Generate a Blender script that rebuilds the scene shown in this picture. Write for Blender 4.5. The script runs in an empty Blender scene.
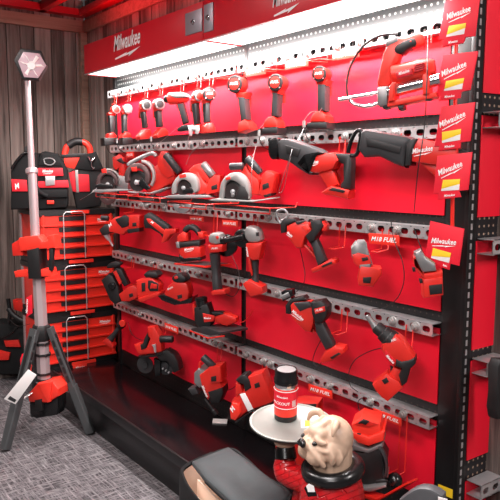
import bpy, bmesh, math, random
from mathutils import Vector, Matrix
random.seed(7)
SC = bpy.context.scene
COL = SC.collection
V = Vector
# ------------------------------------------------------------------ camera
YAW, PITCH, ROLL, F, CX, D, H = 0.9344, 0.1192, 0.0040, 665.27, 3.8098, 1.8019, 1.44
fw = V((-math.sin(YAW)*math.cos(PITCH), math.cos(YAW)*math.cos(PITCH), -math.sin(PITCH)))
r0 = V((math.cos(YAW), math.sin(YAW), 0)); u0 = r0.cross(fw)
RT = r0*math.cos(ROLL)+u0*math.sin(ROLL); UP = u0*math.cos(ROLL)-r0*math.sin(ROLL)
CAM = V((CX, -D, H))
cd = bpy.data.cameras.new('camera'); cam = bpy.data.objects.new('camera', cd); COL.objects.link(cam)
cd.sensor_width = 36; cd.lens = F/500*36; cd.clip_start = .05
M = Matrix((RT, UP, -fw)).transposed().to_4x4(); M.translation = CAM; cam.matrix_world = M
SC.camera = cam
def ray(px, py): return fw + RT*((px-250)/F) - UP*((py-250)/F)
def at(px, py, y=0.0):
    d = ray(px, py); return CAM + d*((y-CAM.y)/d.y)
def atx(px, py, x):
    d = ray(px, py); return CAM + d*((x-CAM.x)/d.x)
def atz(px, py, z):
    d = ray(px, py); return CAM + d*((z-CAM.z)/d.z)
def depth(p): return (p-CAM).dot(fw)
# ------------------------------------------------------------------ materials
def mat(name, col, rough=.45, metal=0., noise=.0, scale=30., spec=.5, coat=0., bump=0., emit=None, es=0.):
    m = bpy.data.materials.new(name); m.use_nodes = True
    nt = m.node_tree; b = nt.nodes['Principled BSDF']
    c = (col[0], col[1], col[2], 1)
    b.inputs['Base Color'].default_value = c
    b.inputs['Roughness'].default_value = rough; b.inputs['Metallic'].default_value = metal
    b.inputs['Specular IOR Level'].default_value = spec; b.inputs['Coat Weight'].default_value = coat
    if emit:
        b.inputs['Emission Color'].default_value = (*emit, 1); b.inputs['Emission Strength'].default_value = es
    if noise or bump:
        tc = nt.nodes.new('ShaderNodeTexCoord'); n = nt.nodes.new('ShaderNodeTexNoise')
        n.inputs['Scale'].default_value = scale; n.inputs['Detail'].default_value = 4
        nt.links.new(tc.outputs['Object'], n.inputs['Vector'])
        if noise:
            mx = nt.nodes.new('ShaderNodeMix'); mx.data_type = 'RGBA'
            mx.inputs[6].default_value = tuple(x*(1-noise) for x in col)+(1,)
            mx.inputs[7].default_value = tuple(min(1, x*(1+noise)) for x in col)+(1,)
            nt.links.new(n.outputs['Fac'], mx.inputs[0]); nt.links.new(mx.outputs[2], b.inputs['Base Color'])
        if bump:
            bp = nt.nodes.new('ShaderNodeBump'); bp.inputs['Strength'].default_value = bump; bp.inputs['Distance'].default_value = .003
            nt.links.new(n.outputs['Fac'], bp.inputs['Height']); nt.links.new(bp.outputs['Normal'], b.inputs['Normal'])
    return m
RED = mat('red_tool_plastic', (.62, .021, .014), .38, noise=.12, scale=25)
RED2 = mat('bright_red_plastic', (.82, .035, .02), .42, noise=.1, scale=20)
PANEL = mat('red_panel_sheet', (.73, .006, .024), .38, noise=.12, scale=3.5, bump=.15)
FASCIA = mat('red_painted_steel', (.6, .008, .02), .35, noise=.05, scale=8)
CARD = mat('red_printed_neoprene', (.78, .008, .028), .55, noise=.05)
WIRE = mat('red_coated_wire', (.72, .02, .012), .35)
TOWER = mat('red_tower_plastic', (.78, .03, .017), .42, noise=.08, scale=12)
BLK = mat('black_rubber', (.009, .0085, .009), .5, noise=.25, scale=40)
BLK2 = mat('black_gloss_plastic', (.007, .007, .0075), .25, noise=.2)
DGR = mat('dark_grey_rubber', (.026, .026, .028), .5, noise=.2, scale=50)
GREY = mat('grey_cast_metal', (.27, .265, .265), .38, .6, noise=.1, scale=40)
LGREY = mat('light_grey_magnesium', (.33, .32, .31), .4, .4, noise=.08, scale=40)
BRN = mat('dark_cast_guard', (.1, .06, .06), .42, .5, noise=.2, scale=40)
STEEL = mat('galvanised_steel', (.68, .67, .68), .3, .72, noise=.14, scale=60)
CHROME = mat('bright_steel', (.75, .75, .76), .18, 1.)
BLADE = mat('blade_steel', (.09, .07, .07), .35, .8, noise=.15)
WHITE = mat('white_print', (.9, .88, .87), .5)
PAPER = mat('white_paper', (.8, .76, .74), .7)
YEL = mat('yellow_label', (.9, .6, .02), .5)
FABG = mat('grey_nylon_fabric', (.035, .041, .044), .75, noise=.25, scale=14, bump=.6)
FABB = mat('black_nylon_fabric', (.008, .008, .0085), .75, noise=.3, scale=40, bump=.4, spec=.25)
FABR = mat('red_nylon_fabric', (.6, .008, .02), .6, noise=.15, scale=40, bump=.3)
BEIGE = mat('tan_lining', (.88, .68, .54), .7, noise=.12, scale=18)
LEGG = mat('charcoal_plastic', (.05, .052, .054), .5, noise=.15, scale=20)
ALU = mat('anodised_aluminium', (.5, .4, .41), .35, .5, noise=.05, scale=20)
UPR = mat('black_painted_steel', (.007, .0065, .007), .38, noise=.2, scale=12)
PLATE = mat('grey_steel_plate', (.36, .36, .4), .4, .6)
LED = mat('lit_diffuser', (.9, .9, .9), .4, emit=(1, .97, .95), es=2.6)
LENS = mat('frosted_lens', (.5, .36, .4), .25, noise=.06, scale=30)
GLID = mat('grey_moulded_plastic', (.07, .07, .075), .45, noise=.1)
TRAYM = mat('weathered_tray_paint', (.3, .31, .285), .4, .2, noise=.12, scale=16)
BRONZE = mat('dark_tray_rim', (.12, .105, .1), .4, .4, noise=.2, scale=20)
# skin of the dog: cream with random lighter and darker blotches
DOG = mat('painted_cream_resin', (.56, .38, .27), .42, noise=.28, scale=22, bump=.5)
JACKET = mat('red_leather_paint', (.5, .008, .012), .3, noise=.25, scale=18, coat=.3)
nt = JACKET.node_tree
v_ = nt.nodes.new('ShaderNodeTexBrick'); tc_ = nt.nodes.new('ShaderNodeTexCoord'); b_ = nt.nodes.new('ShaderNodeBump')
v_.inputs['Scale'].default_value = 16; v_.inputs['Mortar Size'].default_value = .035; v_.inputs['Mortar Smooth'].default_value = .6; v_.inputs['Color1'].default_value = (1, 1, 1, 1); v_.inputs['Color2'].default_value = (.8, .8, .8, 1); v_.inputs['Mortar'].default_value = (0, 0, 0, 1)
mp_ = nt.nodes.new('ShaderNodeMapping'); mp_.inputs['Rotation'].default_value = (math.pi/2, 0, .6)
nt.links.new(tc_.outputs['Object'], mp_.inputs[0]); nt.links.new(mp_.outputs[0], v_.inputs['Vector']); nt.links.new(v_.outputs['Color'], b_.inputs['Height'])
b_.inputs['Strength'].default_value = .9; b_.inputs['Distance'].default_value = .012
nt.links.new(b_.outputs['Normal'], nt.nodes['Principled BSDF'].inputs['Normal'])

def math_node(nt, op, a, b=None):
    n = nt.nodes.new('ShaderNodeMath'); n.operation = op
    for i, x in enumerate((a, b)):
        if x is None: continue
        if isinstance(x, (int, float)): n.inputs[i].default_value = x
        else: nt.links.new(x, n.inputs[i])
    return n.outputs[0]
def pegmat(name, base, hole, ax=('X', 'Z'), rough=.4, metal=.3, pitch=.0254, rad=.0042):
    m = mat(name, base, rough, metal); nt = m.node_tree; b = nt.nodes['Principled BSDF']
    tc = nt.nodes.new('ShaderNodeTexCoord'); s = nt.nodes.new('ShaderNodeSeparateXYZ'); nt.links.new(tc.outputs['Object'], s.inputs[0])
    q = []
    for a in ax:
        f = math_node(nt, 'FRACT', math_node(nt, 'DIVIDE', math_node(nt, 'ADD', s.outputs[a], 10), pitch))
        q.append(math_node(nt, 'POWER', math_node(nt, 'MULTIPLY', math_node(nt, 'SUBTRACT', f, .5), pitch), 2))
    ins = math_node(nt, 'LESS_THAN', math_node(nt, 'ADD', q[0], q[1]), rad*rad)
    mx = nt.nodes.new('ShaderNodeMix'); mx.data_type = 'RGBA'
    mx.inputs[6].default_value = (*base, 1); mx.inputs[7].default_value = (*hole, 1)
    nt.links.new(ins, mx.inputs[0]); nt.links.new(mx.outputs[2], b.inputs['Base Color'])
    return m
PEGB = pegmat('black_pegboard', (.013, .012, .013), (.07, .05, .04), rad=.0032)
PEGLIT = pegmat('black_pegboard_lit', (.022, .025, .026), (.4, .4, .38), metal=.1, rad=.0048)  # same black board as below, header light put into lighter base and holes
PEGY = pegmat('black_pegboard_end', (.02, .018, .02), (.4, .28, .2), ax=('Y', 'Z'))
# deck: gloss black with scuffs
DECK = mat('gloss_black_deck', (.006, .005, .006), .14, spec=.4)
nt = DECK.node_tree; n_ = nt.nodes.new('ShaderNodeTexNoise'); n_.inputs['Scale'].default_value = 5; n_.inputs['Detail'].default_value = 6
t_ = nt.nodes.new('ShaderNodeTexCoord'); nt.links.new(t_.outputs['Object'], n_.inputs['Vector'])
rr_ = nt.nodes.new('ShaderNodeMapRange'); rr_.inputs[3].default_value = .08; rr_.inputs[4].default_value = .3
nt.links.new(n_.outputs['Fac'], rr_.inputs[0]); nt.links.new(rr_.outputs[0], nt.nodes['Principled BSDF'].inputs['Roughness'])
# carpet: grey loop pile with streaks
CARPET = mat('grey_loop_carpet', (.2, .19, .2), .95, spec=.1)
nt = CARPET.node_tree; b = nt.nodes['Principled BSDF']; tc = nt.nodes.new('ShaderNodeTexCoord')
def streak(rot, sc):
    mp = nt.nodes.new('ShaderNodeMapping'); mp.inputs['Rotation'].default_value = (0, 0, rot); mp.inputs['Scale'].default_value = sc
    n = nt.nodes.new('ShaderNodeTexNoise'); n.inputs['Scale'].default_value = 1; n.inputs['Detail'].default_value = 5; n.inputs['Roughness'].default_value = .7
    nt.links.new(tc.outputs['Object'], mp.inputs[0]); nt.links.new(mp.outputs[0], n.inputs['Vector']); return n.outputs['Fac']
a_ = streak(0, (90, 9, 1)); c_ = streak(0, (8, 100, 1))
mx_ = math_node(nt, 'MAXIMUM', a_, c_)
rp = nt.nodes.new('ShaderNodeValToRGB'); rp.color_ramp.elements[0].position = .44; rp.color_ramp.elements[0].color = (.026, .022, .025, 1)
rp.color_ramp.elements[1].position = .72; rp.color_ramp.elements[1].color = (.29, .265, .275, 1)
nt.links.new(mx_, rp.inputs[0]); nt.links.new(rp.outputs[0], b.inputs['Base Color'])
bp = nt.nodes.new('ShaderNodeBump'); bp.inputs['Strength'].default_value = .6; bp.inputs['Distance'].default_value = .004
nt.links.new(mx_, bp.inputs['Height']); nt.links.new(bp.outputs['Normal'], b.inputs['Normal'])
def woodmat(name, c0, c1, c2, grain_axis=2):
    m = mat(name, c1, .75, spec=.25); nt = m.node_tree; b = nt.nodes['Principled BSDF']
    tc = nt.nodes.new('ShaderNodeTexCoord'); mp = nt.nodes.new('ShaderNodeMapping')
    sc = [34, 34, 34]; sc[grain_axis] = 1.6; mp.inputs['Scale'].default_value = sc
    g = nt.nodes.new('ShaderNodeNewGeometry')
    ad = nt.nodes.new('ShaderNodeVectorMath'); ad.operation = 'ADD'
    ml = math_node(nt, 'MULTIPLY', g.outputs['Random Per Island'], 40.)
    nt.links.new(tc.outputs['Object'], mp.inputs[0]); nt.links.new(mp.outputs[0], ad.inputs[0]); nt.links.new(ml, ad.inputs[1])
    n = nt.nodes.new('ShaderNodeTexNoise'); n.inputs['Scale'].default_value = 1; n.inputs['Detail'].default_value = 7; n.inputs['Roughness'].default_value = .65; n.inputs['Distortion'].default_value = .6
    nt.links.new(ad.outputs[0], n.inputs['Vector'])
    f = math_node(nt, 'ADD', math_node(nt, 'MULTIPLY', n.outputs['Fac'], .75), math_node(nt, 'MULTIPLY', g.outputs['Random Per Island'], .3))
    rp = nt.nodes.new('ShaderNodeValToRGB'); e = rp.color_ramp.elements
    e[0].position = .3; e[0].color = (*c0, 1); e[1].position = .78; e[1].color = (*c2, 1); k = e.new(.52); k.color = (*c1, 1)
    nt.links.new(f, rp.inputs[0]); nt.links.new(rp.outputs[0], b.inputs['Base Color'])
    bp = nt.nodes.new('ShaderNodeBump'); bp.inputs['Strength'].default_value = .4; bp.inputs['Distance'].default_value = .004
    nt.links.new(n.outputs['Fac'], bp.inputs['Height']); nt.links.new(bp.outputs['Normal'], b.inputs['Normal'])
    return m
WOOD = woodmat('weathered_barn_wood', (.045, .034, .03), (.22, .17, .15), (.44, .355, .32))
WOODT = woodmat('rough_trim_board', (.16, .1, .075), (.34, .22, .165), (.46, .32, .25), 1)
BEAM = mat('red_painted_beam', (.55, .008, .02), .4, noise=.1, scale=6)
CEIL = mat('black_ceiling_paint', (.012, .01, .01), .8, noise=.4, scale=5)

# ------------------------------------------------------------------ mesh helpers
def finish(name, bm, m, parent=None, smooth=35):
    bmesh.ops.recalc_face_normals(bm, faces=bm.faces)
    me = bpy.data.meshes.new(name); bm.to_mesh(me); bm.free()
    if m: me.materials.append(m)
    if smooth:
        for p in me.polygons: p.use_smooth = True
        me.set_sharp_from_angle(angle=math.radians(smooth))
    o = bpy.data.objects.new(name, me); COL.objects.link(o)
    if parent: o.parent = parent
    return o
def tag(o, label=None, cat=None, group=None, kind=None):
    if label: o['label'] = label
    if cat: o['category'] = cat
    if group: o['group'] = group
    if kind: o['kind'] = kind
    return o
def thing(name, label, cat, loc=(0, 0, 0), rz=0, group=None):
    o = bpy.data.objects.new(name, None); COL.objects.link(o); o.empty_display_size = .05
    o.location = loc; o.rotation_euler = (0, 0, rz)
    return tag(o, label, cat, group)
def ngon_ring(bm, pts): return [bm.verts.new(p) for p in pts]
def bridge(bm, a, b):
    n = len(a)
    for i in range(n): bm.faces.new((a[i], a[(i+1) % n], b[(i+1) % n], b[i]))
def chaikin(p, k):
    for _ in range(k):
        q = []
        for i in range(len(p)):
            a, b = p[i], p[(i+1) % len(p)]
            q += [(a[0]*.75+b[0]*.25, a[1]*.75+b[1]*.25), (a[0]*.25+b[0]*.75, a[1]*.25+b[1]*.75)]
        p = q
    return p
def inset(p, d):
    n = len(p); out = []
    for i in range(n):
        a, b, c = p[i-1], p[i], p[(i+1) % n]
        e1 = V((b[0]-a[0], b[1]-a[1])); e2 = V((c[0]-b[0], c[1]-b[1]))
        if e1.length < 1e-9 or e2.length < 1e-9: out.append(b); continue
        n1 = V((-e1.y, e1.x)).normalized(); n2 = V((-e2.y, e2.x)).normalized()
        m = n1+n2
        if m.length < .2: out.append(b); continue
        m.normalize(); k = min(1.6, 1/max(.3, m.dot(n1)))
        out.append((b[0]+m.x*d*k, b[1]+m.y*d*k))
    return out
def prism_bm(bm, poly, y0, y1, b):
    """poly in local (x,z); extruded y0..y1 with rounded rims"""
    area = sum(poly[i-1][0]*poly[i][1]-poly[i][0]*poly[i-1][1] for i in range(len(poly)))
    if area < 0: poly = poly[::-1]
    b = min(b, abs(y1-y0)*.45)
    if b > 0: rings = [(b, y0), (b*.3, y0+b*.3), (0, y0+b), (0, y1-b), (b*.3, y1-b*.3), (b, y1)]
    else: rings = [(0, y0), (0, y1)]
    prev = None
    for d, y in rings:
        pp = inset(poly, d) if d else poly
        r = ngon_ring(bm, [(x, y, z) for x, z in pp])
        if prev: bridge(bm, prev, r)
        else: bm.faces.new(r[::-1])
        prev = r
    bm.faces.new(prev)
def frame_of(axis):
    axis = axis.normalized(); t = V((0, 0, 1)) if abs(axis.z) < .9 else V((1, 0, 0))
    a = axis.cross(t).normalized(); return a, axis.cross(a)
def lathe_bm(bm, a, b, prof, seg=20):
    """prof: (t along a->b in 0..1 or beyond, radius)"""
    ax = b-a; u, w = frame_of(ax); prev = None
    for t, r in prof:
        c = a+ax*t; r = max(r, 1e-5)
        ring = ngon_ring(bm, [c+u*math.cos(2*math.pi*i/seg)*r+w*math.sin(2*math.pi*i/seg)*r for i in range(seg)])
        if prev: bridge(bm, prev, ring)
        else: bm.faces.new(ring)
        prev = ring
    bm.faces.new(prev)
def spline(pts, k=5):
    if len(pts) < 3: return pts
    P = [pts[0]]+list(pts)+[pts[-1]]; out = []
    for i in range(1, len(P)-2):
        for j in range(k):
            t = j/k; a, b, c, d = P[i-1], P[i], P[i+1], P[i+2]
            out.append(.5*((2*b)+(c-a)*t+(2*a-5*b+4*c-d)*t*t+(3*b-a-3*c+d)*t**3))
    out.append(pts[-1]); return out
def tube_bm(bm, pts, r, seg=8, closed=False):
    pts = [V(p) for p in pts]; prev = None; n = len(pts); u = None; first = None
    for i, p in enumerate(pts):
        if closed: d = pts[(i+1) % n]-pts[i-1]
        else: d = pts[min(i+1, n-1)]-pts[max(i-1, 0)]
        d = d.normalized() if d.length > 1e-9 else V((0, 0, 1))
        if u is None: u = frame_of(d)[0]
        else:
            u = u-d*u.dot(d)
            u = u.normalized() if u.length > 1e-6 else frame_of(d)[0]
        w = d.cross(u); rr = r[i] if isinstance(r, (list, tuple)) else r
        ring = ngon_ring(bm, [p+u*math.cos(2*math.pi*k/seg)*rr+w*math.sin(2*math.pi*k/seg)*rr for k in range(seg)])
        if prev: bridge(bm, prev, ring)
        else:
            first = ring
            if not closed: bm.faces.new(ring)
        prev = ring
    if closed: bridge(bm, prev, first)
    else: bm.faces.new(prev)
def box_bm(bm, lo, hi, b=0.):
    x0, y0, z0 = lo; x1, y1, z1 = hi
    prism_bm(bm, [(x0, z0), (x1, z0), (x1, z1), (x0, z1)], y0, y1, b)
def box(name, lo, hi, m, parent=None, b=.003):
    bm = bmesh.new(); box_bm(bm, lo, hi, b); return finish(name, bm, m, parent)
def tube(name, pts, r, m, parent=None, k=0, seg=8, closed=False):
    bm = bmesh.new(); pts = [V(p) for p in pts]
    tube_bm(bm, spline(pts, k) if k else pts, r, seg, closed); return finish(name, bm, m, parent, 60)
def bar_bm(bm, p0, p1, side, w0, w1, t0, t1):
    p0, p1 = V(p0), V(p1); d = (p1-p0).normalized(); s = (side-d*side.dot(d)).normalized(); n = d.cross(s); rs = []
    for p, w, t in ((p0, w0, t0), (p1, w1, t1)):
        rs.append(ngon_ring(bm, [p+s*w/2*a+n*t/2*b for a, b in ((-.8, -1), (.8, -1), (1, -.7), (1, .7), (.8, 1), (-.8, 1), (-1, .7), (-1, -.7))]))
    bm.faces.new(rs[0]); bm.faces.new(rs[1]); bridge(bm, *rs)
_txt = {}
def text_mesh(s, shear=.3):
    if (s, shear) in _txt: return _txt[(s, shear)]
    cu = bpy.data.curves.new('lettering', 'FONT'); cu.body = s; cu.size = 1; cu.shear = shear; cu.resolution_u = 2; cu.offset = .018
    ob = bpy.data.objects.new('lettering', cu)
    COL.objects.link(ob); me = bpy.data.meshes.new_from_object(ob.evaluated_get(bpy.context.evaluated_depsgraph_get()))
    bpy.data.objects.remove(ob)
    vs = [v.co.copy() for v in me.vertices]; fs = [tuple(p.vertices) for p in me.polygons]
    x0 = min(v.x for v in vs); x1 = max(v.x for v in vs); y0 = min(v.y for v in vs); y1 = max(v.y for v in vs)
    vs = [((v.x-x0)/(x1-x0), (v.y-y0)/(y1-y0)) for v in vs]
    _txt[(s, shear)] = (vs, fs); bpy.data.meshes.remove(me); return vs, fs
BOLT = [(.05, -.28), (.52, -.16), (.47, -.22), (1.0, -.1), (.56, -.36), (.6, -.27), (.05, -.34)]
def lettering(name, s, o, du, dv, m, parent=None, shear=.3, bolt=False):
    """flat lettering: origin o, width vector du, height vector dv"""
    vs, fs = text_mesh(s, shear); bm = bmesh.new()
    vv = [bm.verts.new(o+du*x+dv*y) for x, y in vs]
    for f in fs:
        try: bm.faces.new([vv[i] for i in f])
        except ValueError: pass
    if bolt:
        bm.faces.new([bm.verts.new(o+du*x+dv*y*1.6) for x, y in BOLT[:4]+BOLT[4:]])
    me = bpy.data.meshes.new(name); bm.to_mesh(me); bm.free(); me.materials.append(m)
    ob = bpy.data.objects.new(name, me); COL.objects.link(ob)
    if parent: ob.parent = parent
    return ob
LOGO = 'Milwaukee'
# ------------------------------------------------------------------ traced-profile tools
class Tool:
    """a thing standing at its own place; parts are solids whose side profile lies in the thing's own upright plane"""
    def __init__(s, name, label, cat, px, py, y=-.15, rz=40, zoom=None, group=None, x=None, z=None):
        O = atx(px, py, x) if x is not None else (atz(px, py, z) if z is not None else at(px, py, y)); s.O = O; s.rz = math.radians(rz)
        s.root = thing(name, label, cat, O, s.rz, group)
        s.M = Matrix.Translation(O) @ Matrix.Rotation(s.rz, 4, 'Z'); s.I = s.M.inverted()
        s.c = s.I @ CAM; s.R = s.I.to_3x3(); s.mpp = depth(O)/F; s.zoom(*zoom) if zoom else s.zoom(0, 0, 500)
    def zoom(s, rx, ry, size): s.zx, s.zy, s.k = rx, ry, size/500; s.u = s.mpp*s.k; return s
    def P(s, X, Y, d=0.):
        r = s.R @ ray(s.zx+X*s.k, s.zy+Y*s.k); t = (-d-s.c.y)/r.y; q = s.c+r*t; return V((q.x, -d, q.z))
    def prof(s, part, pts, d0, d1, m, b=.004, k=0, parent=None):
        dm = d1; pl = [s.P(X, Y, dm) for X, Y in pts]; pl = [(v.x, v.z) for v in pl]
        if k: pl = chaikin(pl, k)
        bm = bmesh.new(); prism_bm(bm, pl, -d1, -d0, b); return finish(part, bm, m, parent or s.root)
    def lathe(s, part, a, b, prof, m, d=0., d2=None, seg=20, parent=None):
        A = s.P(*a, d); B = s.P(*b, d if d2 is None else d2); bm = bmesh.new()
        lathe_bm(bm, A, B, [(t, r*s.u) for t, r in prof], seg); return finish(part, bm, m, parent or s.root)
    def cap(s, part, a, b, r, m, d=0., parent=None, r2=None):
        r2 = r2 or r; return s.lathe(part, a, b, [(-.06, r*.45), (-.03, r*.85), (.03, r), (.5, (r+r2)/2), (.97, r2), (1.03, r2*.85), (1.06, r2*.45)], m, d, parent=parent)
    def disc(s, part, c, rp, m, parent=None, seg=24):
        """axis along the normal; rp: (d, radius in zoom px)"""
        P0 = s.P(*c, rp[-1][0]); bm = bmesh.new(); P0.y = 0
        lathe_bm(bm, P0, P0+V((0, -1, 0)), [(d, r*s.u) for d, r in rp], seg); return finish(part, bm, m, parent or s.root)
    def tube(s, part, pts, r, m, k=5, parent=None, seg=8):
        pp = [s.P(p[0], p[1], p[2] if len(p) > 2 else 0) for p in pts]; bm = bmesh.new()
        tube_bm(bm, spline(pp, k) if k else pp, r*s.u, seg); return finish(part, bm, m, parent or s.root, 60)
    def text(s, t, a, b, h, d, m=None, parent=None, bolt=False, shear=.3, name='logo'):
        A = s.P(*a, d); B = s.P(*b, d); du = B-A; n = V((-du.z, 0, du.x)).normalized()
        return lettering(name, t, A+V((0, -.0006, 0)), du, n*h*s.u, m or WHITE, parent or s.root, shear, bolt)

# ------------------------------------------------------------------ the room
def struct(o): o['kind'] = 'structure'; return o
LX, BY = -.8, .14
struct(box('floor', (LX-.1, -5, -.1), (7, BY+1.2, 0), CARPET, b=0))
def planks(name, ax, a0, a1, z0, z1, fixed, thick, w, m):
    bm = bmesh.new(); a = a0
    while a < a1:
        b = min(a+w*random.uniform(.8, 1.2), a1); j = random.uniform(0, .006)
        if ax == 'y': box_bm(bm, (fixed-thick, a+.002, z0), (fixed-j, b-.002, z1), .003)
        else: box_bm(bm, (a+.002, fixed+j, z0), (b-.002, fixed+thick, z1), .003)
        a = b
    return struct(finish(name, bm, m))
planks('wall_left', 'y', -5, BY, 0, 2.62, LX, .03, .1, WOOD)
planks('wall_back', 'x', LX, 7, 0, 2.62, BY, .03, .1, WOOD)
struct(box('trim_1', (LX, -5, 2.395), (LX+.025, BY, 2.475), WOODT, b=.004))
struct(box('trim_2', (LX+.025, BY-.025, 2.395), (2.4, BY, 2.475), WOODT, b=.004))
struct(box('trim_3', (LX, BY-.05, 0), (LX+.05, BY, 2.395), WOODT, b=.004))
struct(box('trim_4', (LX, -5, 2.5), (LX+.07, BY, 2.545), BEAM, b=.004))
struct(box('trim_5', (LX+.07, BY-.07, 2.5), (3.2, BY, 2.545), BEAM, b=.004))
struct(box('ceiling', (LX-.1, -5, 2.8), (7, BY+1.2, 2.9), CEIL, b=0))
for i, y in enumerate((-.17, -.6, -1.1, -1.7, -2.4)):
    struct(box('trim_%d' % (6+i), (LX, y-.025, 2.5), (6, y+.025, 2.56), BEAM, b=.004))
bm = bmesh.new()
for i in range(34):
    y = BY-.05-i*.09; box_bm(bm, (LX, y-.008, 2.68), (6, y+.008, 2.72), 0)
for i in range(50):
    x = LX+.05+i*.09; box_bm(bm, (x-.008, -3, 2.68), (x+.008, BY, 2.72), 0)
struct(finish('trim_11', bm, UPR))

# ------------------------------------------------------------------ gondola
RZ = [1.891, 1.565, 1.239, .921, .603]
XS, XR, DZ, DY = 1.338, 2.45, .21, -.405
g = thing('display_gondola', 'long black display gondola with red backing panels, pegboard strips and glossy deck', 'display stand', (0, 0, 0))
box('pegboard', (.0, .0, DZ), (XS-.012, .012, 1.83), PEGB, g, 0); box('pegboard', (XS+.012, .0, DZ), (XR, .012, 1.83), PEGB, g, 0)
tag(box('top_pegboard', (.0, .0, 1.83), (XS-.012, .012, 2.2), PEGLIT, g, 0), 'black perforated steel strip in a lighter, lit tone'); tag(box('top_pegboard', (XS+.012, .0, 1.83), (XR, .012, 2.2), PEGLIT, g, 0), 'black perforated steel strip in a lighter, lit tone')
def upright(x0, x1, y0):
    bm = bmesh.new(); box_bm(bm, (x0, y0, 0), (x1, .06, 2.14), .002); return finish('upright', bm, UPR, g)
upright(-.035, .0, -.01); upright(XS-.012, XS+.012, -.002); 
bounds = RZ+[.25]
for (x0, x1) in ((.03, XS-.02), (XS+.02, XR-.002)):
    for i in range(5):
        zt = RZ[i]+.0; zb = RZ[i+1]+.058 if i < 4 else .315
        bm = bmesh.new(); nx = 24; nz = 3; ph = random.uniform(0, 6)
        gv = [[bm.verts.new((x0+(x1-x0)*a/nx, -.012-.0025*math.sin(a*1.1+ph+c*.8)*math.sin(math.pi*a/nx), zb+(zt-zb)*c/nz)) for c in range(nz+1)] for a in range(nx+1)]
        for a in range(nx):
            for c in range(nz): bm.faces.new((gv[a][c], gv[a+1][c], gv[a+1][c+1], gv[a][c+1]))
        ex = bmesh.ops.extrude_face_region(bm, geom=bm.faces[:])
        for e in ex['geom']:
            if isinstance(e, bmesh.types.BMVert): e.co.y += .004
        finish('backing_panel', bm, PANEL, g)
box('deck', (-.75, DY, DZ-.03), (XR+.1, -.0005, DZ), DECK, g, .004)
box('deck_lip', (-.75, DY-.012, DZ-.045), (XR+.1, DY, DZ+.004), UPR, g, .003)
box('kick_plate', (-.75, DY+.02, 0), (XR+.1, DY+.035, DZ-.045), UPR, g, .002)
# end post with price label
post = box('end_post', (2.452, -.012, 0), (2.536, .08, 2.4), UPR, g, .003)
L = [at(a, b, -.013) for a, b in ((438.5, 484), (455, 490.5), (455, 499.5), (437.5, 493))]
def quad(name, pts, m, parent, off=V((0, -.001, 0))):
    bm = bmesh.new(); f = bm.faces.new([bm.verts.new(p+off) for p in pts]); 
    ex = bmesh.ops.extrude_face_region(bm, geom=[f])
    for e in ex['geom']:
        if isinstance(e, bmesh.types.BMVert): e.co -= off*.8
    return finish(name, bm, m, parent)
quad('price_sticker', L, YEL, g)
# slotted upright at the corner, seen on the gondola end
e = thing('end_cap_gondola', 'end bay of the display around the right corner with red panels', 'display stand', (2.54, 0, 0))
def wbox(name, lo, hi, m, b=.002): 
    o = box(name, [lo[0]-2.54, lo[1], lo[2]], [hi[0]-2.54, hi[1], hi[2]], m, e, b); return o
wbox('slotted_upright', (2.537, -.03, 0), (2.553, -.004, 2.4), UPR)
bm = bmesh.new()
for i in range(74):
    z = .08+i*.031; box_bm(bm, (.0125, -.0165, z), (.0142, -.0085, z+.019), 0)
o_ = finish('slot_column', bm, STEEL, e)
wbox('edge_flange', (2.537, -.0035, 0), (2.546, .024, 2.4), UPR)
wbox('pegboard', (2.537, .025, .1), (2.541, 1.1, 2.4), PEGY, 0)
EZ = [at(478, 113, 0).z, at(478, 241, 0).z, at(477, 364, 0).z, at(474, 489, 0).z]
for zt, zb in ((2.4, atx(480, 92, 2.545).z), (EZ[0]-.005, atx(480, 217, 2.545).z), (EZ[1]-.005, atx(480, 348, 2.545).z), (EZ[2]-.005, atx(480, 455, 2.545).z), (EZ[3]-.005, .2)):
    wbox('backing_panel', (2.5415, .026, zb), (2.547, 1.1, zt), PANEL, .001)
# ---- rails
def slot_plate(bm, x0, x1, z, h, y, cell=.0535, f=lambda x, y, z: V((x, y, z)), bend=.05):
    n = max(1, round((x1-x0)/cell)); c = (x1-x0)/n; N = 16
    sw, sh = .0165, .0105
    for i in range(n):
        cx = x0+(i+.5)*c; ring = []; outer = []
        for k in range(N):
            a = 2*math.pi*k/N+math.pi/N; ca, sa = math.cos(a), math.sin(a)
            px_ = (sw-sh)*(1 if ca > 0 else -1)+sh*ca; ring.append((cx+px_, z+sh*sa))
            s_ = 1/max(abs(ca), abs(sa)); outer.append((cx+ca*s_*c/2, z+sa*s_*h/2))
        for dy, flip in ((0, 0), (.0025, 1)):
            A = [bm.verts.new(f(a, y+dy, b)) for a, b in ring]; B = [bm.verts.new(f(a, y+dy, b)) for a, b in outer]
            bridge(bm, A, B)
            if dy == 0: A0 = A
        bridge(bm, A0, A)
def rail(name, label, x0, x1, z, bolts):
    t = thing(name, label, 'rail', (x0, 0, z)); bm = bmesh.new(); h = .042
    slot_plate(bm, 0, x1-x0, 0, h, -.052)
    for zz in (-h/2, h/2-.0025): box_bm(bm, (0, -.0515, zz), (x1-x0, -.001, zz+.0025), 0)
    finish('channel', bm, STEEL, t, 30)
    for bx in bolts:
        bm = bmesh.new(); p = V((bx-x0, -.052, 0))
        lathe_bm(bm, p, p+V((0, -1, 0)), [(0, .017), (.003, .017), (.004, .013), (.011, .013), (.012, .009), (.017, .008)], 12)
        finish('knob_bolt', bm, LGREY, t)
    return t
def rx(px, i):   # x on the rail front under photo column px
    z = RZ[i]
    lo, hi = -.5, 3.
    for _ in range(40):
        m_ = (lo+hi)/2; d = V((m_, -.055, z))-CAM; q = 250+F*d.dot(RT)/d.dot(fw)
        if q < px: lo = m_
        else: hi = m_
    return lo
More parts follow.
